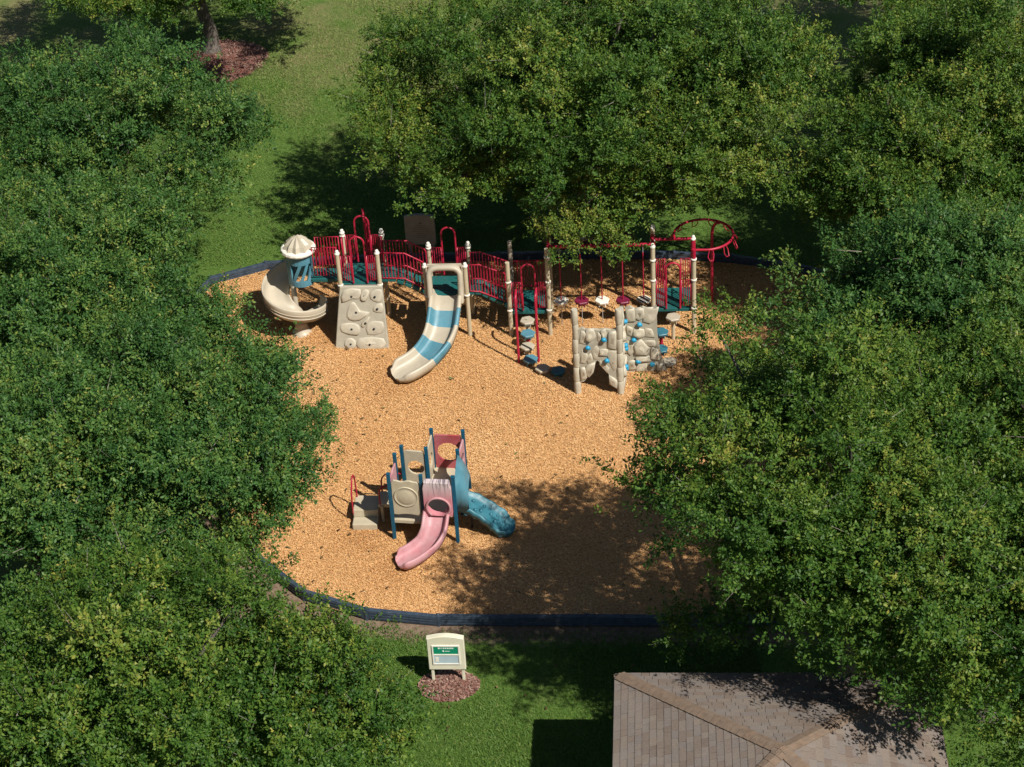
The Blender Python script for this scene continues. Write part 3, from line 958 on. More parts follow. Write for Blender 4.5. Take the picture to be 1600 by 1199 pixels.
for r, z in ((0.43, 2.62), (0.34, 2.77), (0.17, 2.92), (0.02, 2.98)):
    cone.append([HC + Vector((r * (1.0 if j % 2 else 0.84) * math.cos(2 * math.pi * j / NSEG), r * (1.0 if j % 2 else 0.84) * math.sin(2 * math.pi * j / NSEG), z + (0.0 if j % 2 else -0.012))) for j in range(NSEG)])
part('pleated_cap', MB().loft(cone, True, False, False), M_TANPL, ro)

# ------------------------------------------------------------------ hanging pods
def hexring(r, z, n_=6, rot=0.26, rnd=0.14):
    out = []
    for j in range(n_ * 4):
        a = 2 * math.pi * j / (n_ * 4)
        k = math.cos(math.pi / n_) / math.cos(((a - rot) % (2 * math.pi / n_)) - math.pi / n_)
        out.append((r * (k * (1 - rnd) + rnd) * math.cos(a), r * (k * (1 - rnd) + rnd) * math.sin(a), z))
    return out
def pod_mesh(m, low=0.16):
    rg = [hexring(r, z) for r, z in ((0.05, -low - 0.02), (0.09, -low), (0.15, -0.10), (0.185, -0.07), (0.20, -0.045), (0.203, -0.012), (0.19, 0.0), (0.11, 0.004))]
    mb_ = MB()
    mb_.loft(rg, True, False, False)
    for j in range(6):
        a = 2 * math.pi * j / 6
        mb_.box((0.13 * math.cos(a), 0.13 * math.sin(a), -0.10), (0.08, 0.02, 0.11), Matrix.Rotation(a, 3, 'Z'))
    return mb_.mesh('pod_top', m)
PODM = {k: pod_mesh(m) for k, m in (('white', M_WHITEPL), ('maroon', M_MAROON), ('striped', M_STRIPE), ('tan', M_TANPL), ('blue', M_BLUEPL), ('deep', M_TEALPL))}
hx = [1.22, 1.77, 2.32, 2.88, 3.43]
hcol = ['white', 'maroon', 'white', 'maroon', 'striped']
hlab = ['white hanging foothold on a red rod, first from the tan deck three post', 'maroon hanging foothold between two white ones',
        'white hanging foothold in the middle of the overhead beam, between maroon ones', 'maroon hanging foothold beside the black and white striped one',
        'striped black and white hanging foothold beside the end deck']
hlab[0] = 'white hanging foothold at the beam end beside the grab poles'
for x, c, lb in zip(hx, hcol, hlab):
    h_ = thing('hanging_pod', (x, 2.68, 0.84), lb, 'foothold', 'footholds hanging from the overhead beam')
    o = link('foothold', PODM[c], h_)
    part('rod', MB().tube([(x, 2.68, 0.84), (x, 2.68, 2.30)], 0.016, 8), M_RED, h_)
    part('hanger', MB().tube([(x, 2.68, 2.30), (x, 2.68, 2.47)], 0.011, 8), M_STEEL, h_)
    part('lower_rod', MB().tube([(x, 2.68, 0.04), (x, 2.68, 0.70)], 0.010, 8), M_STEEL, h_)

# ------------------------------------------------------------------ stepping pods
pods = [(0.34, 1.93, 0.71, 'tan', 'tan stepping pod, highest of those climbing to the middle deck'), (0.36, 1.60, 0.52, 'blue', 'blue stepping pod between the tops of the two magenta red grab poles'),
        (0.36, 1.25, 0.34, 'tan', 'tan stepping pod between the two blue ones'), (0.46, 0.75, 0.28, 'blue', 'blue stepping pod at the foot of the grab poles'),
        (0.79, 0.40, 0.22, 'tan', 'low tan stepping pod beside the dark blue one'), (1.20, 0.32, 0.20, 'deep', 'low dark blue stepping pod beside the rock wall arch'),
        (4.21, 1.93, 0.76, 'tan', 'tan stepping pod in front of the end deck, highest there'), (3.89, 1.53, 0.56, 'deep', 'dark blue stepping pod behind the rock wall, upper of two'),
        (3.87, 1.10, 0.31, 'deep', 'dark blue stepping pod behind the rock wall, lower of two'), (4.10, 0.62, 0.24, 'tan', 'low tan stepping pod beside the foot of the rock wall')]
for x, y, z, c, lb in pods:
    h_ = thing('stepping_pod', (x, y, 0.0), lb, 'stepping pod', 'stepping pods between the decks and the rock wall')
    link('pod_top', PODM[c], h_, (0, 0, z))
    part('stem', MB().tube([(x, y, -0.05), (x, y, z - 0.1)], 0.05, 12), M_TANPOST if c == 'tan' else M_RED, h_)

# ------------------------------------------------------------------ free-standing rock wall
cw = thing('rock_wall', (2.9, 0.0, 0), 'grey tan rock-look climbing wall with bright blue holds', 'climbing wall')
def stone_pole(x, y, h_):
    k = int(h_ / 0.42)
    for i in range(k):
        z0, z1 = h_ * i / k, h_ * (i + 1) / k - 0.012
        mb_ = MB()
        pts = []
        for z, r in ((z0 - (0.1 if i == 0 else 0), 0.078), (z0 + 0.03, 0.086), ((z0 + z1) / 2, 0.088 + 0.006 * math.sin(i * 2.3 + x)), (z1 - 0.03, 0.086), (z1, 0.074)):
            pts.append([Vector((x + 0.006 * math.sin(3 * i + x) + r * (1 + 0.05 * math.sin(3 * j + i)) * math.cos(j * math.pi / 7), y + r * (1 + 0.05 * math.cos(2 * j + i)) * math.sin(j * math.pi / 7), z)) for j in range(14)])
        mb_.loft(pts, True, False, True)
        part('pole_stone', mb_, M_ROCK, cw)
stone_pole(1.73, -0.5, 2.62); stone_pole(2.84, -0.52, 2.62)
def wall_panel(o, u, w, h, outline, stones, holds, nrm, seed):
    o, u = Vector(o), Vector(u).normalized()
    nrm = Vector(nrm).normalized()
    to3 = lambda a, b: o + u * (a * w) + Vector((0, 0, b * h))
    sm = [(p[0], p[1]) for p in outline]
    mb_ = MB()
    fr = [to3(*p) + nrm * 0.03 for p in sm]
    bk = [to3(*p) - nrm * 0.06 for p in sm]
    mid = sum(fr, Vector()) / len(fr)
    mb_.loft([bk, fr], True, False, False)
    p_ = part('rock_panel', mb_, M_ROCKBASE, cw)
    for k, st in enumerate(stones):
        mu, mv = sum(p[0] for p in st) / len(st), sum(p[1] for p in st) / len(st)
        lo_ = min(p[1] for p in outline); 
        st = [(min(0.99, max(0.01, mu + (p[0] - mu) * 1.5)) if mu < 0.95 else p[0], min(1.01, max(lo_ + 0.02, mv + (p[1] - mv) * 1.1))) for p in st]
        blob(st, to3, nrm, 0.07 + 0.022 * math.sin(k * 2.1), 'rock', M_ROCK, p_, seed + k, nsm=1)
    for (a, b) in holds:
        q = to3(a, b) + nrm * 0.06 - Vector(cw.location)
        mb_ = MB().lathe([(0.062, 0.0), (0.07, 0.03), (0.05, 0.07), (0.02, 0.085)], (0, 0, 0), 10)
        mb_.box((0.03, 0.0, 0.06), (0.09, 0.05, 0.05), bev=0.015)
        hd_ = link('hold', mb_.mesh('hold', M_HOLD), p_)
        hd_.matrix_local = Matrix.Translation(q) @ nrm.to_track_quat('Z', 'Y').to_matrix().to_4x4()
    return p_
def poly(*p):
    return list(p)
outA = [(0, 0.20), (0.0, 1.0), (0.12, 1.02), (0.25, 0.985), (0.4, 1.0), (0.55, 0.985), (0.7, 1.0), (0.85, 0.98), (1, 1.0), (1.0, 0.06), (0.90, 0.12), (0.80, 0.28), (0.70, 0.36), (0.60, 0.46), (0.48, 0.53), (0.36, 0.47), (0.28, 0.36), (0.20, 0.26), (0.10, 0.20)]
stA = [poly((0.04, 0.80), (0.10, 0.99), (0.2, 0.95), (0.18, 0.78)), poly((0.22, 0.86), (0.24, 1.01), (0.38, 1.0), (0.42, 0.9), (0.3, 0.82)), poly((0.5, 0.84), (0.52, 0.96), (0.58, 0.92), (0.56, 0.8)),
       poly((0.60, 0.98), (0.70, 1.0), (0.72, 0.9), (0.64, 0.86)), poly((0.78, 0.72), (0.82, 0.96), (0.95, 0.97), (0.95, 0.70)), poly((0.40, 0.55), (0.36, 0.68), (0.46, 0.76), (0.54, 0.68), (0.5, 0.54)),
       poly((0.20, 0.56), (0.30, 0.64), (0.34, 0.54), (0.24, 0.48)), poly((0.56, 0.62), (0.57, 0.71), (0.72, 0.7), (0.72, 0.6)), poly((0.75, 0.66), (0.95, 0.68), (0.97, 0.42), (0.88, 0.36), (0.80, 0.52)),
       poly((0.05, 0.50), (0.1, 0.70), (0.2, 0.62), (0.16, 0.48)), poly((0.18, 0.30), (0.2, 0.44), (0.38, 0.5), (0.34, 0.36), (0.26, 0.27)), poly((0.56, 0.46), (0.58, 0.53), (0.75, 0.41), (0.70, 0.33)), poly((0.80, 0.16), (0.8, 0.3), (0.95, 0.22), (0.95, 0.08)), poly((0.05, 0.22), (0.05, 0.42), (0.14, 0.42), (0.17, 0.27))]
wall_panel((1.80, -0.52, 0.02), (1, 0, 0), 0.98, 2.0, outA, stA, [(0.24, 0.74), (0.66, 0.86), (0.72, 0.54)], (0, -1, 0), 10)
outB = [(0, 0.0), (0, 0.96), (0.2, 1.01), (0.5, 0.98), (0.8, 1.02), (1, 0.98), (1, 0.0)]
def grid_stones(nu, nv, seed, skip=()):
    R = random.Random(seed)
    out = []
    for i in range(nu):
        for j in range(nv):
            if (i, j) in skip: continue
            cx_, cy_ = (i + 0.5 + R.uniform(-0.12, 0.12)) / nu, (j + 0.5 + R.uniform(-0.12, 0.12)) / nv
            k = R.randint(5, 7)
            out.append([(min(0.98, max(0.02, cx_ + 0.46 / nu * R.uniform(0.7, 1.05) * math.cos(2 * math.pi * q / k + R.uniform(-.25, .25)))),
                         min(0.985, max(0.02, cy_ + 0.46 / nv * R.uniform(0.65, 1.05) * math.sin(2 * math.pi * q / k + R.uniform(-.25, .25))))) for q in range(k)])
    return out
wall_panel((2.90, -0.45, 0.02), (0, 1, 0), 0.9, 2.1, outB, grid_stones(2, 6, 3), [(0.6, 0.86), (0.3, 0.60), (0.75, 0.42), (0.35, 0.27), (0.7, 0.14)], (1, 0, 0), 40)
outC = [(-0.02, 0.0), (0.0, 0.5), (-0.01, 1.0), (0.12, 1.03), (0.3, 0.97), (0.45, 1.02), (0.62, 0.98), (0.82, 1.03), (0.83, 0.6), (0.86, 0.45), (0.95, 0.2), (1.08, 0.03), (0.9, -0.01)]
stC = [poly((0.02, 0.80), (0.03, 0.98), (0.2, 1.02), (0.22, 0.82)), poly((0.26, 0.86), (0.28, 1.0), (0.44, 1.01), (0.46, 0.88), (0.36, 0.82)), poly((0.50, 0.80), (0.50, 1.0), (0.80, 1.02), (0.74, 0.82), (0.64, 0.77)),
       poly((0.02, 0.60), (0.04, 0.74), (0.16, 0.7), (0.14, 0.58)), poly((0.22, 0.60), (0.24, 0.70), (0.44, 0.68), (0.46, 0.58), (0.34, 0.55)), poly((0.52, 0.56), (0.54, 0.70), (0.66, 0.68), (0.72, 0.56)),
       poly((0.0, 0.32), (0.02, 0.50), (0.16, 0.48), (0.22, 0.36), (0.1, 0.27)), poly((0.28, 0.30), (0.26, 0.44), (0.4, 0.52), (0.56, 0.38), (0.52, 0.28)), poly((0.52, 0.42), (0.5, 0.51), (0.72, 0.50), (0.74, 0.41)),
       poly((0.66, 0.22), (0.7, 0.4), (0.82, 0.36), (0.86, 0.2)), poly((0.06, 0.04), (0.06, 0.18), (0.2, 0.2), (0.22, 0.06)), poly((0.28, 0.02), (0.3, 0.13), (0.5, 0.14), (0.52, 0.02)), poly((0.84, 0.02), (0.84, 0.14), (0.98, 0.14), (1.04, 0.03)), poly((0.30, 0.18), (0.3, 0.25), (0.58, 0.26), (0.6, 0.18))]
wall_panel((2.99, 0.45, 0.02), (1, 0, 0), 0.97, 1.98, outC, stC, [(0.36, 0.77), (0.20, 0.53), (0.30, 0.19), (0.68, 0.14)], (0, -1, 0), 60)

# ------------------------------------------------------------------ small play set
PT = [(-2.42, -6.38, 1.97), (-1.66, -6.45, 1.97), (-0.91, -6.50, 1.97), (-2.35, -5.62, 1.97), (-2.22, -5.31, 1.97), (-1.63, -5.40, 1.97), (-1.57, -4.66, 1.97), (-0.81, -4.72, 1.97), (-0.88, -5.48, 1.97)]
tp = thing('toddler_play_set', (-1.6, -5.9, 0), 'small pink, beige and blue play set with navy posts in the open chips', 'play set')
for x, y, h_ in PT:
    o = part('post', MB().box((x, y, h_ / 2 - 0.05), (0.085, 0.085, h_ + 0.1), bev=0.012), M_NAVY, tp)
    part('post_cap', MB().box((x, y, h_ + 0.008), (0.092, 0.092, 0.03), bev=0.01), M_NAVY, o)
def between(a, b, inset=0.05):
    A, B = Vector(PT[a][:2] + (0,)), Vector(PT[b][:2] + (0,))
    d = (B - A).normalized()
    return A + d * inset, d, (B - A).length - 2 * inset
def panel(a, b, z0, z1, m, hole=None, wavy=0.0, name='panel', t=0.045):
    o, d, w_ = between(a, b)
    nn = d.cross(Vector((0, 0, 1)))
    mb_ = MB().plate(o - nn * t / 2 + Vector((0, 0, z0)), d, (0, 0, 1), w_, z1 - z0, t, (w_ * hole[0], (z1 - z0) * hole[1], hole[2]) if hole else None, wavy=wavy)
    return part(name, mb_, m, tp), o, d, w_
pf, o, d, w_ = panel(0, 1, 0.78, 1.80, M_STEP, (0.5, 0.56, 0.27), 0.02, 'bubble_panel')
# clear-ish dome bubble set in the round opening (opaque beige in the photograph)
bc = o + d * (w_ * 0.5) + Vector((0, 0, 0.78 + 1.02 * 0.56))
nn = Vector((d.y, -d.x, 0)).normalized()
if nn.y > 0: nn = -nn
bb = MB().lathe([(0.285, -0.012), (0.285, 0.012), (0.27, 0.02), (0.262, 0.008), (0.2, 0.035), (0.11, 0.05), (0.0, 0.055)], (0, 0, 0), 32)
bo = link('bubble', bb.mesh('bubble', M_STEP), pf)
bo.matrix_local = Matrix.Translation(bc + nn * 0.03 - Vector(tp.location)) @ nn.to_track_quat('Z', 'Y').to_matrix().to_4x4()
panel(0, 3, 0.95, 1.78, M_PINK, None, 0.02)
panel(4, 5, 0.80, 1.88, M_STEP, (0.55, 0.55, 0.2), 0.0)
panel(5, 6, 0.80, 1.86, M_STEP, (0.5, 0.5, 0.2), 0.0)
panel(6, 7, 0.84, 1.84, M_FADERED, (0.5, 0.5, 0.27), 0.0)
panel(7, 8, 0.84, 1.80, M_PINK, (0.5, 0.52, 0.22), 0.0)
# decks
for pts_, z in (((0, 1, 5, 3), 0.62), ((1, 2, 8, 5), 0.86), ((5, 8, 7, 6), 0.86), ((3, 5, 4), 0.62)):
    ring_ = [Vector((PT[i][0], PT[i][1], z)) for i in pts_]
    part('deck', MB().loft([[p - Vector((0, 0, 0.08)) for p in ring_], ring_], True, False, False), M_STEP, tp)
# slide entry hood and slide
o, d, w_ = between(1, 2, 0.045)
mb = MB().plate(o + Vector((0, 0.03, 0.90)), d, (0, 0, 1), w_, 0.98, 0.16, (w_ * 0.5, 0.275, 0.262), n=40)
hood = part('slide_hood', mb, M_STREAK, tp)
lip = MB().tube([tuple(o + d * (w_ * 0.5) + Vector((0, -0.145, 1.17)) + d * (0.275 * math.cos(a)) + Vector((0, 0, 0.275 * math.sin(a)))) for a in np.linspace(-0.9, math.pi + 0.9, 24)], 0.028, 8)
part('hood_lip', lip, M_PINK, hood)
P2 = catmull([(-1.36, -6.42, 0.86), (-1.36, -6.62, 0.80), (-1.40, -6.86, 0.60), (-1.52, -7.05, 0.43), (-1.72, -7.20, 0.31), (-1.96, -7.34, 0.23), (-2.17, -7.43, 0.19)], False, 6)
PR2 = [(a * 0.72, b * 0.78) for a, b in SPROF]
R2 = slide_rings(P2, PR2, ssc)
tip = R2[-1]; cc = sum(tip, Vector()) / len(tip); tdir = (P2[-1] - P2[-2]).normalized()
R2 += [[cc + (p - cc) * 0.88 + tdir * 0.05 for p in tip], [cc + (p - cc) * 0.5 + tdir * 0.08 - Vector((0, 0, 0.02)) for p in tip]]
s2 = part('slide', MB().loft(R2, True, False, True), M_PINK, tp)
part('slide_foot', MB().box((-1.93, -7.33, 0.09), (0.28, 0.16, 0.16), Matrix.Rotation(0.6, 3, 'Z'), bev=0.02), M_PINK, s2)
# blue hood and blue climbing ramp on the far side
A, B = Vector((-0.87, -6.46, 0)), Vector((-0.85, -5.5, 0))
rg = []
for (dx, z0, z1, yy) in ((0.0, 0.93, 1.98, 0.0), (0.10, 0.92, 1.86, 0.02), (0.20, 0.92, 1.66, 0.05), (0.27, 0.92, 1.46, 0.08)):
    ya, yb = A.y + yy, B.y - yy
    prof = [Vector((A.x + dx, ya, z0)), Vector((A.x + dx, ya, z1 - 0.22)), Vector((A.x + dx, ya + 0.08, z1 - 0.06)), Vector((A.x + dx, (ya + yb) / 2 - 0.1, z1)), Vector((A.x + dx, (ya + yb) / 2 + 0.1, z1)), Vector((A.x + dx, yb - 0.08, z1 - 0.06)), Vector((A.x + dx, yb, z1 - 0.22)), Vector((A.x + dx, yb, z0))]
    mid_ = Vector((A.x + dx, (ya + yb) / 2, (z0 + z1) / 2))
    inn = [mid_ + Vector((0, (p.y - mid_.y) * 0.9, (p.z - mid_.z) * (0.9 if p.z > mid_.z else 1.0))) for p in prof]
    rg.append(prof + inn[::-1])
part('ramp_hood', MB().loft(rg, True, False, True), M_BLUEPL, tp)
P3 = [Vector(p) for p in catmull([(-0.86, -5.96, 0.86), (-0.55, -5.96, 0.72), (-0.25, -6.0, 0.52), (0.0, -6.06, 0.33), (0.14, -6.12, 0.2), (0.28, -6.16, 0.15)], False, 5)]
PR3 = [(-0.34, -0.06), (-0.36, 0.06), (-0.34, 0.10), (-0.30, 0.09), (-0.27, 0.03), (-0.14, 0.0), (0.14, 0.0), (0.27, 0.03), (0.30, 0.09), (0.34, 0.10), (0.36, 0.06), (0.34, -0.06), (0.1, -0.10), (-0.1, -0.10)]
def sc3(t):
    wob = 1 + 0.05 * math.sin(t * 34)
    return ((1 - 0.28 * max(0, (t - 0.6) / 0.4)) * wob, 1)
R3 = slide_rings(P3, PR3, sc3)
tip = R3[-1]; cc = sum(tip, Vector()) / len(tip)
R3 += [[cc + (p - cc) * 0.8 + Vector((0.07, -0.02, -0.02)) for p in tip], [cc + (p - cc) * 0.35 + Vector((0.11, -0.03, -0.05)) for p in tip]]
rp = part('climbing_ramp', MB().loft(R3, True, False, True), M_RAMP, tp)
for k, (i, s_) in enumerate(((5, 0.12), (8, -0.08), (9, 0.14), (12, 0.02), (14, -0.12), (15, 0.13), (18, 0.0), (6, -0.16))):
    q = P3[i] + Vector((0, s_, 0.02))
    part('grip', MB().lathe([(0.05, -0.02), (0.045, 0.02), (0.02, 0.04)], q, 7), M_TEALPL, rp)
for k in range(6):
    i = 3 + k * 3
    q = P3[i] + Vector((0, -0.27, -0.10))
    part('side_boss', MB().box(q, (0.11, 0.05, 0.13), Matrix.Rotation(0.55, 3, 'Y'), bev=0.02), M_BLUEPL, rp)
part('ramp_leg', MB().box((-0.62, -5.95, 0.33), (0.05, 0.05, 0.7)), M_BLACKPL, tp)
# entry steps with two grab loops
for (x0, x1, y0, y1, z) in ((-3.46, -2.86, -6.06, -5.76, 0.22), (-3.46, -2.86, -5.76, -5.18, 0.42)):
    part('step', MB().box(((x0 + x1) / 2, (y0 + y1) / 2, z / 2), (x1 - x0, y1 - y0 - 0.004, z), bev=0.025), M_STEP, tp)
part('step', MB().box((-2.62, -5.47, 0.52), (0.46, 0.52, 0.1), bev=0.02), M_STEP, tp)
part('step_bracket', MB().box((-2.76, -5.72, 0.28), (0.07, 0.1, 0.5), bev=0.02), M_STEP, tp)
for pth in ([(-3.46, -5.74, 0.3), (-3.46, -5.72, 0.8), (-3.44, -5.60, 1.15), (-3.43, -5.46, 1.22), (-3.42, -5.34, 1.1), (-3.42, -5.26, 0.75), (-3.42, -5.24, 0.35)],
            [(-2.78, -5.72, 0.3), (-2.80, -5.70, 0.85), (-2.74, -5.69, 1.02), (-2.6, -5.67, 1.08), (-2.40, -5.64, 1.09)],
            [(-2.80, -5.22, 0.42), (-2.80, -5.22, 0.85), (-2.74, -5.23, 1.02), (-2.6, -5.25, 1.12), (-2.26, -5.31, 1.16)]):
    part('grab_rail', MB().tube(catmull(pth, False, 4), 0.02, 8), M_RED, tp)

# ------------------------------------------------------------------ signs
def board_outline(w, z0, z1, rise):
    pts = [(-w / 2, z0), (w / 2, z0), (w / 2, z1 - rise)]
    for i in range(1, 12):
        t = i / 12
        pts.append((w / 2 - w * t, z1 - rise + rise * math.sin(math.pi * t) * 0.999))
    pts.append((-w / 2, z1 - rise))
    return pts
def board(w, z0, z1, rise, y0, y1, shr=0.0):
    o_ = board_outline(w, z0, z1, rise)
    c_ = (0, (z0 + z1) / 2)
    r0 = [Vector((x, y0, z)) for x, z in o_]
    r1 = [Vector((x, y1, z)) for x, z in o_]
    rb = [Vector((c_[0] + (x - c_[0]) * 0.965, y0 - 0.015, c_[1] + (z - c_[1]) * 0.965)) for x, z in o_]
    return MB().loft([rb, r0, r1], True, False, False)
ns = thing('notice_sign', (-0.745, -11.23, 0), 'cream notice sign with green header standing in mulch on the lawn', 'sign')
def lpart(name, mb, m, parent):
    return link(name, mb.mesh(name, m), parent)
nb = lpart('board', board(0.80, 0.44, 1.40, 0.07, -0.05, 0.05), M_CREAM, ns)
for x in (-0.33, 0.33):
    lpart('leg', MB().box((x, 0.0, 0.20), (0.06, 0.06, 0.52), bev=0.008), M_CREAM, ns)
def frame(w, h_, zc, th, y):
    mb_ = MB()
    for s in (-1, 1):
        mb_.box((0, y, zc + s * (h_ / 2 - th / 2)), (w, 0.03, th))
        mb_.box((s * (w / 2 - th / 2), y - 0.002, zc), (th, 0.03, h_ - 2 * th - 0.002))
    mb_.box((0, y - 0.003, zc + 0.01), (w - 2 * th - 0.002, 0.028, th))
    return mb_
fr = lpart('display_frame', frame(0.59, 0.54, 0.88, 0.028, -0.07), M_WHITEPL, ns)
gp = lpart('green_header', MB().box((0, -0.068, 1.012), (0.53, 0.012, 0.214)), M_SIGNGREEN, ns)
lpart('notice_pane', MB().box((0, -0.068, 0.752), (0.53, 0.012, 0.226)), M_GLASSY, ns)
xx = -0.165                                         # header print too small to read: a row of letter-sized strokes
for k, (w_, g_) in enumerate(((0.042, 0.014), (0.010, 0.016), (0.012, 0.016), (0.028, 0.012), (0.026, 0.012), (0.03, 0.01), (0.026, 0.012), (0.03, 0.01), (0.026, 0.0))):
    lpart('print_stroke', MB().box((xx + w_ / 2, -0.076, 1.072), (w_, 0.003, 0.034)), M_PRINT, gp)
    xx += w_ + g_
lpart('emblem', MB().lathe([(0.021, 0.0), (0.021, 0.004), (0.0, 0.0045)], (0, 0, 0), 12), M_PRINT, gp).matrix_local = Matrix.Translation((-0.06, -0.0745, 0.985)) @ Matrix.Rotation(math.radians(90), 4, 'X')
lpart('print_stroke', MB().box((0.03, -0.0755, 0.987), (0.11, 0.002, 0.014)), M_PRINT, gp)
lpart('notice_sheet', MB().box((-0.20, -0.076, 0.75), (0.07, 0.003, 0.14)), M_WHITEPL, ns)

fs = thing('back_sign', (-2.93, 6.42, 0), 'weathered tan board with faded lettering, shaded, behind the back border', 'sign')
fb = lpart('board', board(0.86, 0.40, 1.38, 0.06, -0.05, 0.05), M_GREYSIGN, fs)
for x in (-0.34, 0.34):
    lpart('leg', MB().box((x, 0.0, 0.18), (0.08, 0.08, 0.5), bev=0.008), M_GREYSIGN, fs)
lpart('emblem', MB().lathe([(0.035, 0), (0.035, 0.006), (0.0, 0.007)], (0, 0, 0), 12), M_GREYTEXT, fs).matrix_local = Matrix.Translation((0.03, -0.066, 1.12)) @ Matrix.Rotation(math.radians(90), 4, 'X')
for k, (w_, x_) in enumerate(((0.3, 0.02), (0.36, 0.0), (0.46, 0.03), (0.5, 0.02), (0.34, 0.06), (0.3, 0.05), (0.24, 0.04))):
    lpart('lettering_line', MB().box((x_, -0.067, 1.03 - 0.062 * k), (w_, 0.003, 0.014)), M_GREYTEXT, fs)

# ------------------------------------------------------------------ green bar frame glimpsed through the tree
sw = thing('swing_frame', (9.35, -5.1, 0), 'dark green steel bar frame glimpsed through a gap in the oak', 'swing frame')
part('top_beam', MB().tube([(8.1, -5.1, 2.2), (10.9, -5.1, 2.2)], 0.05, 12), M_GREENBAR, sw)
for x in (8.15, 10.85):
    for s in (-1, 1):
        part('leg', MB().tube([(x, -5.1, 2.2), (x, -5.1 + s * 0.9, -0.1)], 0.04, 10), M_GREENBAR, sw)

# ------------------------------------------------------------------ pavilion with hipped shingle roof
EX0, EX1, EY1, EZ, RISE = 2.95, 9.12, -13.99, 2.85, 1.02
WID = EX1 - EX0
EY0 = EY1 - WID
AX, AY, AZ = (EX0 + EX1) / 2, (EY0 + EY1) / 2, EZ + RISE
pv = thing('pavilion', (AX, AY, 0), 'picnic shelter with brown shingled hip roof at the lower edge', 'shelter')
part('slab', MB().box((AX, AY, 0.03), (WID - 0.8, WID - 0.8, 0.12), bev=0.01), M_CONC, pv)
for sx in (-1, 1):
    for sy in (-1, 1):
        part('column', MB().box((AX + sx * (WID / 2 - 0.6), AY + sy * (WID / 2 - 0.6), 1.42), (0.16, 0.16, 2.7), bev=0.01), M_WOOD, pv)
ap = Vector((AX, AY, AZ))
cor = [Vector((EX0, EY1, EZ)), Vector((EX1, EY1, EZ)), Vector((EX1, EY0, EZ)), Vector((EX0, EY0, EZ))]
mb = MB()
mb.add(cor + [ap], [(0, 1, 4), (1, 2, 4), (2, 3, 4), (3, 0, 4)])
und = [c + Vector((0, 0, -0.16)) for c in cor]
mb.add(cor + und, [(0, 1, 5, 4), (1, 2, 6, 5), (2, 3, 7, 6), (3, 0, 4, 7), (4, 5, 6, 7)])
roof = part('roof', mb, M_ROOFUNDER, pv)
for i in range(4):
    a, b = cor[i], cor[(i + 1) % 4]
    d = (b - a).normalized(); out = Vector((d.y, -d.x, 0))
    if out.dot((a + b) / 2 - ap) < 0: out = -out
    part('fascia', MB().box((a + b) / 2 + out * 0.012 + Vector((0, 0, -0.085)), (abs(d.x) * WID + abs(d.y) * 0.02, abs(d.y) * WID + abs(d.x) * 0.02, 0.15)), M_FASCIA, roof)
EXPO, TH = 0.145, 0.014
SMESH = {}
def shingle_mesh(L):
    k = round(L, 2)
    if k not in SMESH:
        s_ = EXPO + 0.03
        v_ = [(-k / 2 + 0.004, 0, 0), (k / 2 - 0.004, 0, 0), (k / 2 - 0.004, s_, 0), (-k / 2 + 0.004, s_, 0),
              (-k / 2 + 0.004, 0, TH), (k / 2 - 0.004, 0, TH), (k / 2 - 0.004, s_, 0.003), (-k / 2 + 0.004, s_, 0.003)]
        SMESH[k] = (MB().add(v_, [(3, 2, 1, 0), (4, 5, 6, 7), (0, 1, 5, 4), (1, 2, 6, 5), (2, 3, 7, 6), (3, 0, 4, 7)]))
    return k
SDATA = {}
cands = []
R = random.Random(9)
for fi in range(4):
    a, b = cor[fi], cor[(fi + 1) % 4]
    e = (b - a).normalized()
    up = (ap - (a + b) / 2)
    SL = up.length
    up.normalize()
    nrm = e.cross(up).normalized()
    if nrm.z < 0: nrm = -nrm
    nrow = int(SL / EXPO)
    for r in range(nrow):
        s0 = r * EXPO
        half = WID / 2 * (1 - (s0 + EXPO * 0.5) / SL)
        x = WID / 2 - half + 0.02
        end = WID / 2 + half - 0.02
        x -= R.uniform(0, 0.16)
        while x < end:
            L = R.choice((0.16, 0.22, 0.28, 0.34))
            x0_, x1_ = max(x, WID / 2 - half), min(x + L, end)
            if x1_ - x0_ > 0.07:
                cen = a + e * ((x0_ + x1_) / 2) + up * s0 + nrm * (0.008 + R.uniform(0, 0.004))
                cands.append((cen, e, up, nrm, x1_ - x0_, fi))
            x += L
camp = Vector(cam.matrix_world.translation)
Rm = cam.matrix_world.to_3x3().transposed()
def pix(p):
    c = Rm @ (p - camp)
    return 800 + 3235 * c.x / -c.z, 599.5 - 3235 * c.y / -c.z
vis, hid = [], []
for c in cands:
    u_, v_ = pix(c[0])
    (vis if (-10 < v_ < 1205 and 900 < u_ < 1500) else hid).append(c)
vis.sort(key=lambda c: pix(c[0])[0] + (2000 if c[5] == 1 else 0) + (300 if c[5] == 0 else 0))
single, rest = vis[:300], vis[300:] + hid
def xf(c):
    m_ = Matrix((c[1], c[2], c[3])).transposed().to_4x4()
    if m_.determinant() < 0:
        m_ = Matrix((-c[1], c[2], c[3])).transposed().to_4x4()
    m_.translation = c[0]
    return m_
for c in single:
    k = shingle_mesh(c[4])
    if k not in SDATA:
        SDATA[k] = SMESH[k].mesh('shingle', M_SHINGLE)
    o = link('shingle', SDATA[k], roof)
    m_ = xf(c)
    m_.translation -= Vector(pv.location)
    o.matrix_local = m_
mb = MB()
for c in rest:
    k = shingle_mesh(c[4])
    m_ = xf(c)
    mb.add([m_ @ Vector(v) for v in SMESH[k].v], SMESH[k].f)
so = part('shingle_field', mb, M_SHINGLE, roof)
so['kind'] = 'stuff'
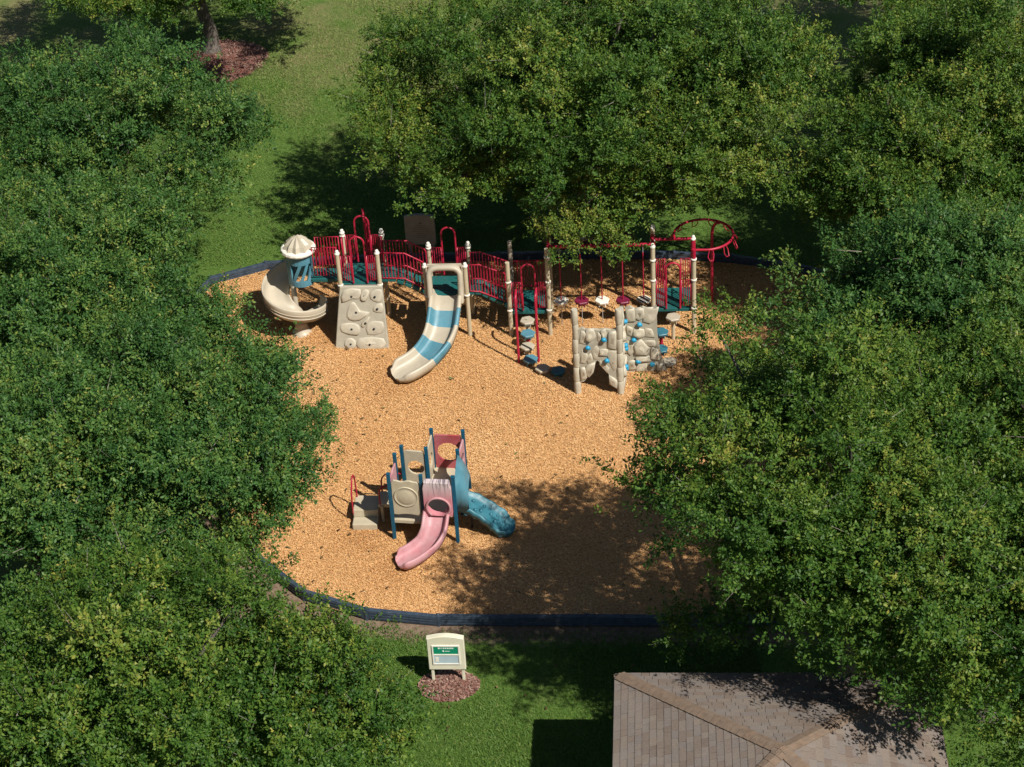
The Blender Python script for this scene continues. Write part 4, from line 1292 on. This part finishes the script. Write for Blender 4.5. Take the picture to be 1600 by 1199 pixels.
for i in range(4):                                   # hip caps
    a = cor[i]
    d = (ap - a)
    L = d.length
    d.normalize()
    nn_ = 26
    side = Vector((-d.y, d.x, 0)).normalized()
    upv = side.cross(d)
    if upv.z < 0: upv = -upv
    for k in range(nn_):
        p = a + d * max(L * k / nn_, 0.13)
        q = a + d * (L * (k + 1) / nn_ + 0.05)
        l0 = 0.03; 
        def rg_(pt, hh):
            return [pt - side * 0.135 + upv * (hh - 0.012), pt + upv * (hh + 0.022), pt + side * 0.135 + upv * (hh - 0.012), pt + side * 0.132 + upv * (hh - 0.03), pt + upv * hh, pt - side * 0.132 + upv * (hh - 0.03)]
        part('ridge_cap', MB().loft([rg_(p, 0.034), rg_(q, 0.02)], True, False, False), M_CAP, roof)

# ------------------------------------------------------------------ trees
def leaf_quads(G, P0, ax, Ls, d, PER, stint):
    """leaves set round short twigs: P0 twig start, ax twig direction, Ls length, d outward direction"""
    ns_ = len(P0)
    tt = np.tile((np.arange(PER) + 0.5) / PER, (ns_, 1)) + G.normal(0, 0.05, (ns_, PER))
    rad = G.normal(0, 1, (ns_, PER, 3))
    rad -= (rad * ax[:, None, :]).sum(2)[:, :, None] * ax[:, None, :]
    rad /= np.linalg.norm(rad, axis=2)[:, :, None] + 1e-9
    pos = P0[:, None, :] + ax[:, None, :] * (tt * Ls[:, None])[:, :, None] + rad * G.uniform(0.0, 0.045, (ns_, PER, 1))
    dirn = rad * 0.85 + ax[:, None, :] * 0.55 + G.normal(0, 0.2, (ns_, PER, 3))
    dirn /= np.linalg.norm(dirn, axis=2)[:, :, None]
    up = np.array([0, 0, 1.0]) * 0.55 + d[:, None, :] * 0.75 + G.normal(0, 0.42, (ns_, PER, 3))
    sidev = np.cross(dirn, up)
    sidev /= np.linalg.norm(sidev, axis=2)[:, :, None] + 1e-9
    LL = G.uniform(0.045, 0.10, (ns_, PER, 1))
    WW = LL * G.uniform(0.46, 0.62, (ns_, PER, 1))
    mid = pos + dirn * LL * 0.5
    V = np.stack([pos, mid + sidev * WW * 0.5, pos + dirn * LL, mid - sidev * WW * 0.5], 2).reshape(-1, 3)
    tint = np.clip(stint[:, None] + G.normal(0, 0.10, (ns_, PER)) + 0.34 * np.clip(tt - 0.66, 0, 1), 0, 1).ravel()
    return V, tint

def bough_mesh(r, seed, leafm):
    """one leafy bough of radius r: tufts on its outer and upper side, fingers of leaf sprays on every tuft, a few bare twigs"""
    G = np.random.default_rng(seed)
    nt_ = int(round(24 * r ** 2)) + 4
    dd = G.normal(0, 1, (nt_ * 4, 3))
    dd[:, 2] += 0.5
    dd /= np.linalg.norm(dd, axis=1)[:, None]
    dd = dd[dd[:, 2] > -0.3][:nt_]
    nt_ = len(dd)
    rr = r * G.uniform(0.42, 1.0, nt_)
    lg = G.random(nt_) < 0.14
    rr = np.where(lg, r * G.uniform(1.0, 1.22, nt_), rr)
    cpos = dd * rr[:, None] * np.array([1, 1, 0.62])
    ts_ = G.uniform(0.12, 0.22, nt_) * np.where(lg, 0.75, 1)
    PER = 15
    ns_ = int(BOUGH_LEAVES * r ** 2 / PER)
    wg = ts_ ** 1.7
    ti = G.choice(nt_, ns_, p=wg / wg.sum())
    d0 = dd[ti]
    off = G.normal(0, 1, (ns_, 3)) * np.array([1, 1, 0.8]) * ts_[ti][:, None] * 0.62
    off += d0 * (G.normal(0.0, 1.3, ns_) * ts_[ti])[:, None]
    P0 = cpos[ti] + off
    d = d0 * 0.6 + off / (np.linalg.norm(off, axis=1)[:, None] + 1e-6) * 0.55
    d /= np.linalg.norm(d, axis=1)[:, None]
    ax = d * 0.8 + G.normal(0, 0.35, (ns_, 3)) + np.array([0, 0, 0.25])
    ax /= np.linalg.norm(ax, axis=1)[:, None]
    Ls = G.uniform(0.14, 0.36, ns_)
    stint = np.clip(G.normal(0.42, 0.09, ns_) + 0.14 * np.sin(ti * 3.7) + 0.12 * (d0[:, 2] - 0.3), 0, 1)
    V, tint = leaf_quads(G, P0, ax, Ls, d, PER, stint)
    ntw = int(ns_ * 0.05)
    sel = G.choice(ns_, ntw, replace=False)
    a_ = P0[sel] - d[sel] * 0.3
    b_ = P0[sel] + ax[sel] * (Ls[sel] * 1.05)[:, None]
    sv = np.cross(b_ - a_, G.normal(0, 1, (ntw, 3)))
    sv /= np.linalg.norm(sv, axis=1)[:, None] + 1e-9
    sv *= G.uniform(0.004, 0.008, ntw)[:, None]
    Vt = np.stack([a_ - sv, a_ + sv, b_ + sv * 0.4, b_ - sv * 0.4], 1).reshape(-1, 3)
    VV = np.concatenate([V, Vt])
    nq = len(VV) // 4
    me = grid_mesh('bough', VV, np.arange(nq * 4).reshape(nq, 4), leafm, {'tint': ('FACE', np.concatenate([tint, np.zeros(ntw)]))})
    me.materials.append(M_TWIG)
    mi = np.zeros(nq, np.int32)
    mi[nq - ntw:] = 1
    me.polygons.foreach_set('material_index', mi)
    return me
BOUGH_LEAVES = 6200
RSET = (0.6, 0.85, 1.1, 1.4)
BOUGHS = {}
for lm_ in (LEAF_COOL, LEAF_WARM):
    for ri, r0_ in enumerate(RSET):
        for k in range(3):
            BOUGHS[(lm_.name, ri, k)] = bough_mesh(r0_, 100 + ri * 10 + k + (50 if lm_ is LEAF_WARM else 0), lm_)

def build_tree(name, label, base, dome, nleaf, leafm, seed, lobe_r=1.15, nl=34, extra=(), trunk_r=0.2, tint0=0.0, low=-0.35, fork=None):
    """dome=(cx,cy,cz,rx,ry,rz): boughs spread over that dome"""
    G = np.random.default_rng(seed)
    cx_, cy_, cz_, rx, ry, rz = dome
    t = thing(name, (base[0], base[1], 0), label, 'tree', 'oak trees around the playground')
    lobes = []
    nl = int(nl * 1.0)
    lobe_r *= 0.8
    gold = math.pi * (3 - math.sqrt(5))
    for i in range(nl):
        zz = 1 - (1 - low) * (i + 0.5) / nl
        rr = math.sqrt(max(0, 1 - zz * zz)) if zz > 0 else 1 - 0.25 * zz * zz
        th = gold * i + seed
        k = G.choice((0.55, 0.8, 1.0), p=(0.25, 0.25, 0.5)) * G.uniform(0.93, 1.04)
        lr = lobe_r * G.uniform(0.65, 1.4)
        lobes.append((cx_ + (rx - lr * 0.6) * rr * k * math.cos(th), cy_ + (ry - lr * 0.6) * rr * k * math.sin(th), cz_ + (rz - lr * 0.4) * zz * k + G.normal(0, 0.2), lr))
    for i in range(max(4, nl // 5)):                 # inner boughs fill the core
        th = G.uniform(0, 6.28); k = G.uniform(0.1, 0.55)
        lobes.append((cx_ + rx * k * math.cos(th), cy_ + ry * k * math.sin(th), cz_ + G.uniform(-0.2, 0.4) * rz, lobe_r * 0.9))
    lobes += list(extra)
    lobes = [(x, y, max(z, 4.75) if (x < 9.6 and x > 2.4 and y < -13.3) else z, r) for x, y, z, r in lobes]
    # crown core: loose sprays along the inner limbs
    ns_ = int(nleaf * 0.06 / 15)
    u_ = G.normal(0, 1, (ns_, 3))
    u_ /= np.linalg.norm(u_, axis=1)[:, None]
    P0 = np.array([cx_, cy_, cz_]) + u_ * np.array([rx, ry, rz]) * (0.75 * G.random(ns_) ** 0.5)[:, None]
    P0[:, 2] = np.maximum(P0[:, 2], 1.6)
    if cx_ > 2.4: P0[:, 2] = np.where((P0[:, 0] < 9.4) & (P0[:, 0] > 2.4) & (P0[:, 1] < -13.6), np.maximum(P0[:, 2], 4.4), P0[:, 2])
    V, tint = leaf_quads(G, P0, u_, G.uniform(0.15, 0.4, ns_), u_, 15, G.normal(0.36, 0.1, ns_))
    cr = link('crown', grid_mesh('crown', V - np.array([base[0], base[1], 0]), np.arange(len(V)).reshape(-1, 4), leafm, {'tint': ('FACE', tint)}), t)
    cr['kind'] = 'stuff'
    for (x, y, z, r) in lobes:
        ri = min(range(len(RSET)), key=lambda q: abs(RSET[q] - r))
        o = link('bough', BOUGHS[(leafm.name, ri, int(G.integers(3)))], cr, (x - base[0], y - base[1], z))
        sc = min(1.25, max(0.8, r / RSET[ri]))
        o.scale = (sc, sc, sc * G.uniform(0.9, 1.1))
        o.rotation_euler = (G.normal(0, 0.14), G.normal(0, 0.14), G.uniform(0, 6.28))
    # trunk and limbs
    fz = fork or max(1.4, cz_ - rz * 0.55)
    bx, by = base
    mx_, my_ = bx + (cx_ - bx) * 0.35, by + (cy_ - by) * 0.35
    pth = catmull([(bx, by, -0.15), (bx, by, 0.12), (bx + 0.04, by + 0.03, 0.7), ((bx + mx_) / 2, (by + my_) / 2, fz * 0.65), (mx_, my_, fz)], False, 4)
    rad_ = [trunk_r * (1.75 if p.z < 0.0 else 1.35 if p.z < 0.15 else 1.0 - 0.28 * p.z / fz) for p in pth]
    part('trunk', MB().tube(pth, rad_, 12), M_BARK, t)
    for i in range(0, len(lobes), 2):
        q = Vector(lobes[i][:3])
        s0 = Vector((mx_, my_, fz - 0.15))
        m1 = s0.lerp(q, 0.45) + Vector((G.normal(0, 0.2), G.normal(0, 0.2), 0.25))
        lp = catmull([s0, m1, q], False, 5)
        kk = len(lp)
        part('limb', MB().tube(lp, [trunk_r * 0.5 * (1 - 0.85 * j / (kk - 1)) for j in range(kk)], 7), M_BARK, t)
    return t
KL = 0.82
TREES = [
    ('leafy oak with pale green tips filling the upper corner beside the open lawn', (-11.0, 4.9), (-11.0, 4.6, 4.2, 4.3, 4.3, 2.9), 115000, LEAF_COOL, 1, {}),
    ('oak beside the spiral slide with many bare twigs showing', (-10.6, -2.4), (-10.6, -2.6, 4.2, 4.0, 4.0, 2.8), 105000, LEAF_COOL, 2, {}),
    ('broad oak overhanging the wood chips beside the small play set steps', (-7.1, -7.7), (-7.4, -8.2, 4.2, 3.9, 3.4, 2.4), 125000, LEAF_COOL, 3, {'extra': [(-5.15, -10.0, 2.9, 0.9), (-5.9, -11.2, 3.0, 1.0), (-4.9, -8.9, 3.0, 0.8), (-6.6, -11.2, 3.4, 1.0), (-4.3, -5.9, 3.0, 0.75), (-6.5, -3.5, 3.2, 1.15), (-7.5, -1.9, 3.2, 1.2), (-7.0, -2.9, 3.6, 1.1), (-5.35, -3.3, 2.8, 0.7), (-5.57, -4.96, 3.2, 0.9)]}),
    ('oak squeezed at the picture edge below the twiggy oak', (-9.6, -10.2), (-9.6, -10.2, 4.2, 3.8, 3.8, 2.7), 62000, LEAF_COOL, 4, {}),
    ('rounded oak in the lower corner in front of the black border', (-6.2, -16.6), (-6.2, -16.6, 4.2, 4.2, 3.6, 2.6), 95000, LEAF_WARM, 5, {'tint0': 0.05, 'extra': [(-6.0, -12.6, 3.2, 0.9), (-4.5, -12.8, 2.9, 0.75), (-7.2, -12.9, 3.4, 0.9)]}),
    ('small bushy oak beside the lawn below the notice sign', (-2.8, -15.5), (-2.75, -15.5, 2.7, 1.9, 1.9, 2.0), 42000, LEAF_WARM, 6, {'lobe_r': 0.75, 'nl': 26, 'trunk_r': 0.11, 'tint0': 0.03}),
    ('very large spreading oak behind the overhead beam and tan back sign', (1.73, 7.35), (2.3, 6.4, 4.7, 6.7, 5.6, 3.4), 270000, LEAF_WARM, 7, {'lobe_r': 1.35, 'nl': 56, 'trunk_r': 0.32, 'low': -0.6, 'extra': [(0.45, 4.6, 3.1, 0.8), (1.5, 4.9, 3.0, 0.65), (2.67, 5.0, 3.05, 0.7), (3.7, 4.11, 3.1, 0.9), (4.9, 4.24, 3.1, 0.9), (5.92, 4.53, 3.5, 0.9), (-1.5, 4.99, 3.3, 0.85), (-2.99, 6.11, 3.5, 0.9), (1.4, 3.57, 5.0, 1.1), (3.08, 4.07, 6.0, 1.2), (4.39, 3.77, 5.2, 1.1), (-0.7, 5.06, 5.0, 1.1), (1.24, 4.99, 6.5, 1.2), (5.43, 5.78, 6.0, 1.1)]}),
    ('tall dark oak at the upper corner across from the pale green one', (12.6, 6.9), (12.7, 6.6, 4.6, 4.1, 4.8, 3.2), 95000, LEAF_WARM, 8, {'extra': [(13.2, 4.2, 3.8, 1.0), (12.6, 3.2, 3.4, 1.0), (13.8, 2.6, 3.6, 1.1), (12.4, 1.6, 3.4, 0.9)]}),
    ('oak with lower boughs reaching over deep shade beyond the ring ladder', (10.6, 2.4), (10.3, 2.2, 4.0, 2.5, 2.3, 2.2), 50000, LEAF_WARM, 9, {'lobe_r': 1.0, 'nl': 24}),
    ('silvery green oak beside the ring ladder with upright shoots', (10.4, -3.4), (10.3, -3.9, 4.2, 3.8, 4.0, 2.7), 95000, LEAF_COOL, 10, {}),
    ('oak at the picture edge behind the green bar frame', (11.6, -8.6), (11.6, -8.6, 4.2, 3.6, 3.6, 2.8), 65000, LEAF_WARM, 12, {}),
    ('wide oak shading the wood chips beside the rock wall', (7.7, -11.6), (6.6, -11.7, 5.8, 3.4, 4.1, 2.9), 125000, LEAF_WARM, 13, {'nl': 25, 'extra': [(4.2, -12.7, 2.8, 0.5), (5.3, -12.9, 3.4, 0.7), (6.4, -13.1, 3.9, 0.8), (7.3, -13.0, 4.0, 0.8), (7.6, -12.6, 3.3, 0.8), (8.2, -12.9, 3.6, 0.8)]}),
    ('oak drooping over the shelter roof corner', (10.6, -12.2), (9.9, -13.7, 4.6, 4.1, 3.9, 2.6), 105000, LEAF_WARM, 14, {'tint0': 0.06, 'low': -0.5, 'extra': [(10.1, -15.2, 3.5, 1.1), (10.4, -13.9, 3.9, 1.1), (10.7, -16.2, 3.5, 1.1), (9.9, -14.4, 4.2, 1.0)]}),
    ('far oak with bare trunk in a ring of red mulch', (-11.4, 19.9), (-11.7, 18.9, 4.7, 5.6, 3.7, 2.4), 72000, LEAF_WARM, 15, {'trunk_r': 0.26, 'fork': 2.2, 'low': -0.75, 'extra': [(-12.3, 15.7, 3.4, 1.0), (-13.0, 15.3, 4.0, 1.0), (-11.3, 16.0, 4.1, 0.9), (-8.6, 15.7, 4.0, 0.9), (-9.6, 15.9, 4.3, 1.0), (-13.8, 16.5, 3.6, 1.0)]}),
    ('oak at the top edge behind the tall dark one', (12.6, 16.6), (12.4, 16.4, 4.8, 4.2, 4.0, 3.0), 55000, LEAF_WARM, 16, {}),
]
for lab, base, dome, nlv, lm, sd, kw in TREES:
    build_tree('oak_tree', lab, base, dome, int(nlv * KL), lm, sd, **kw)
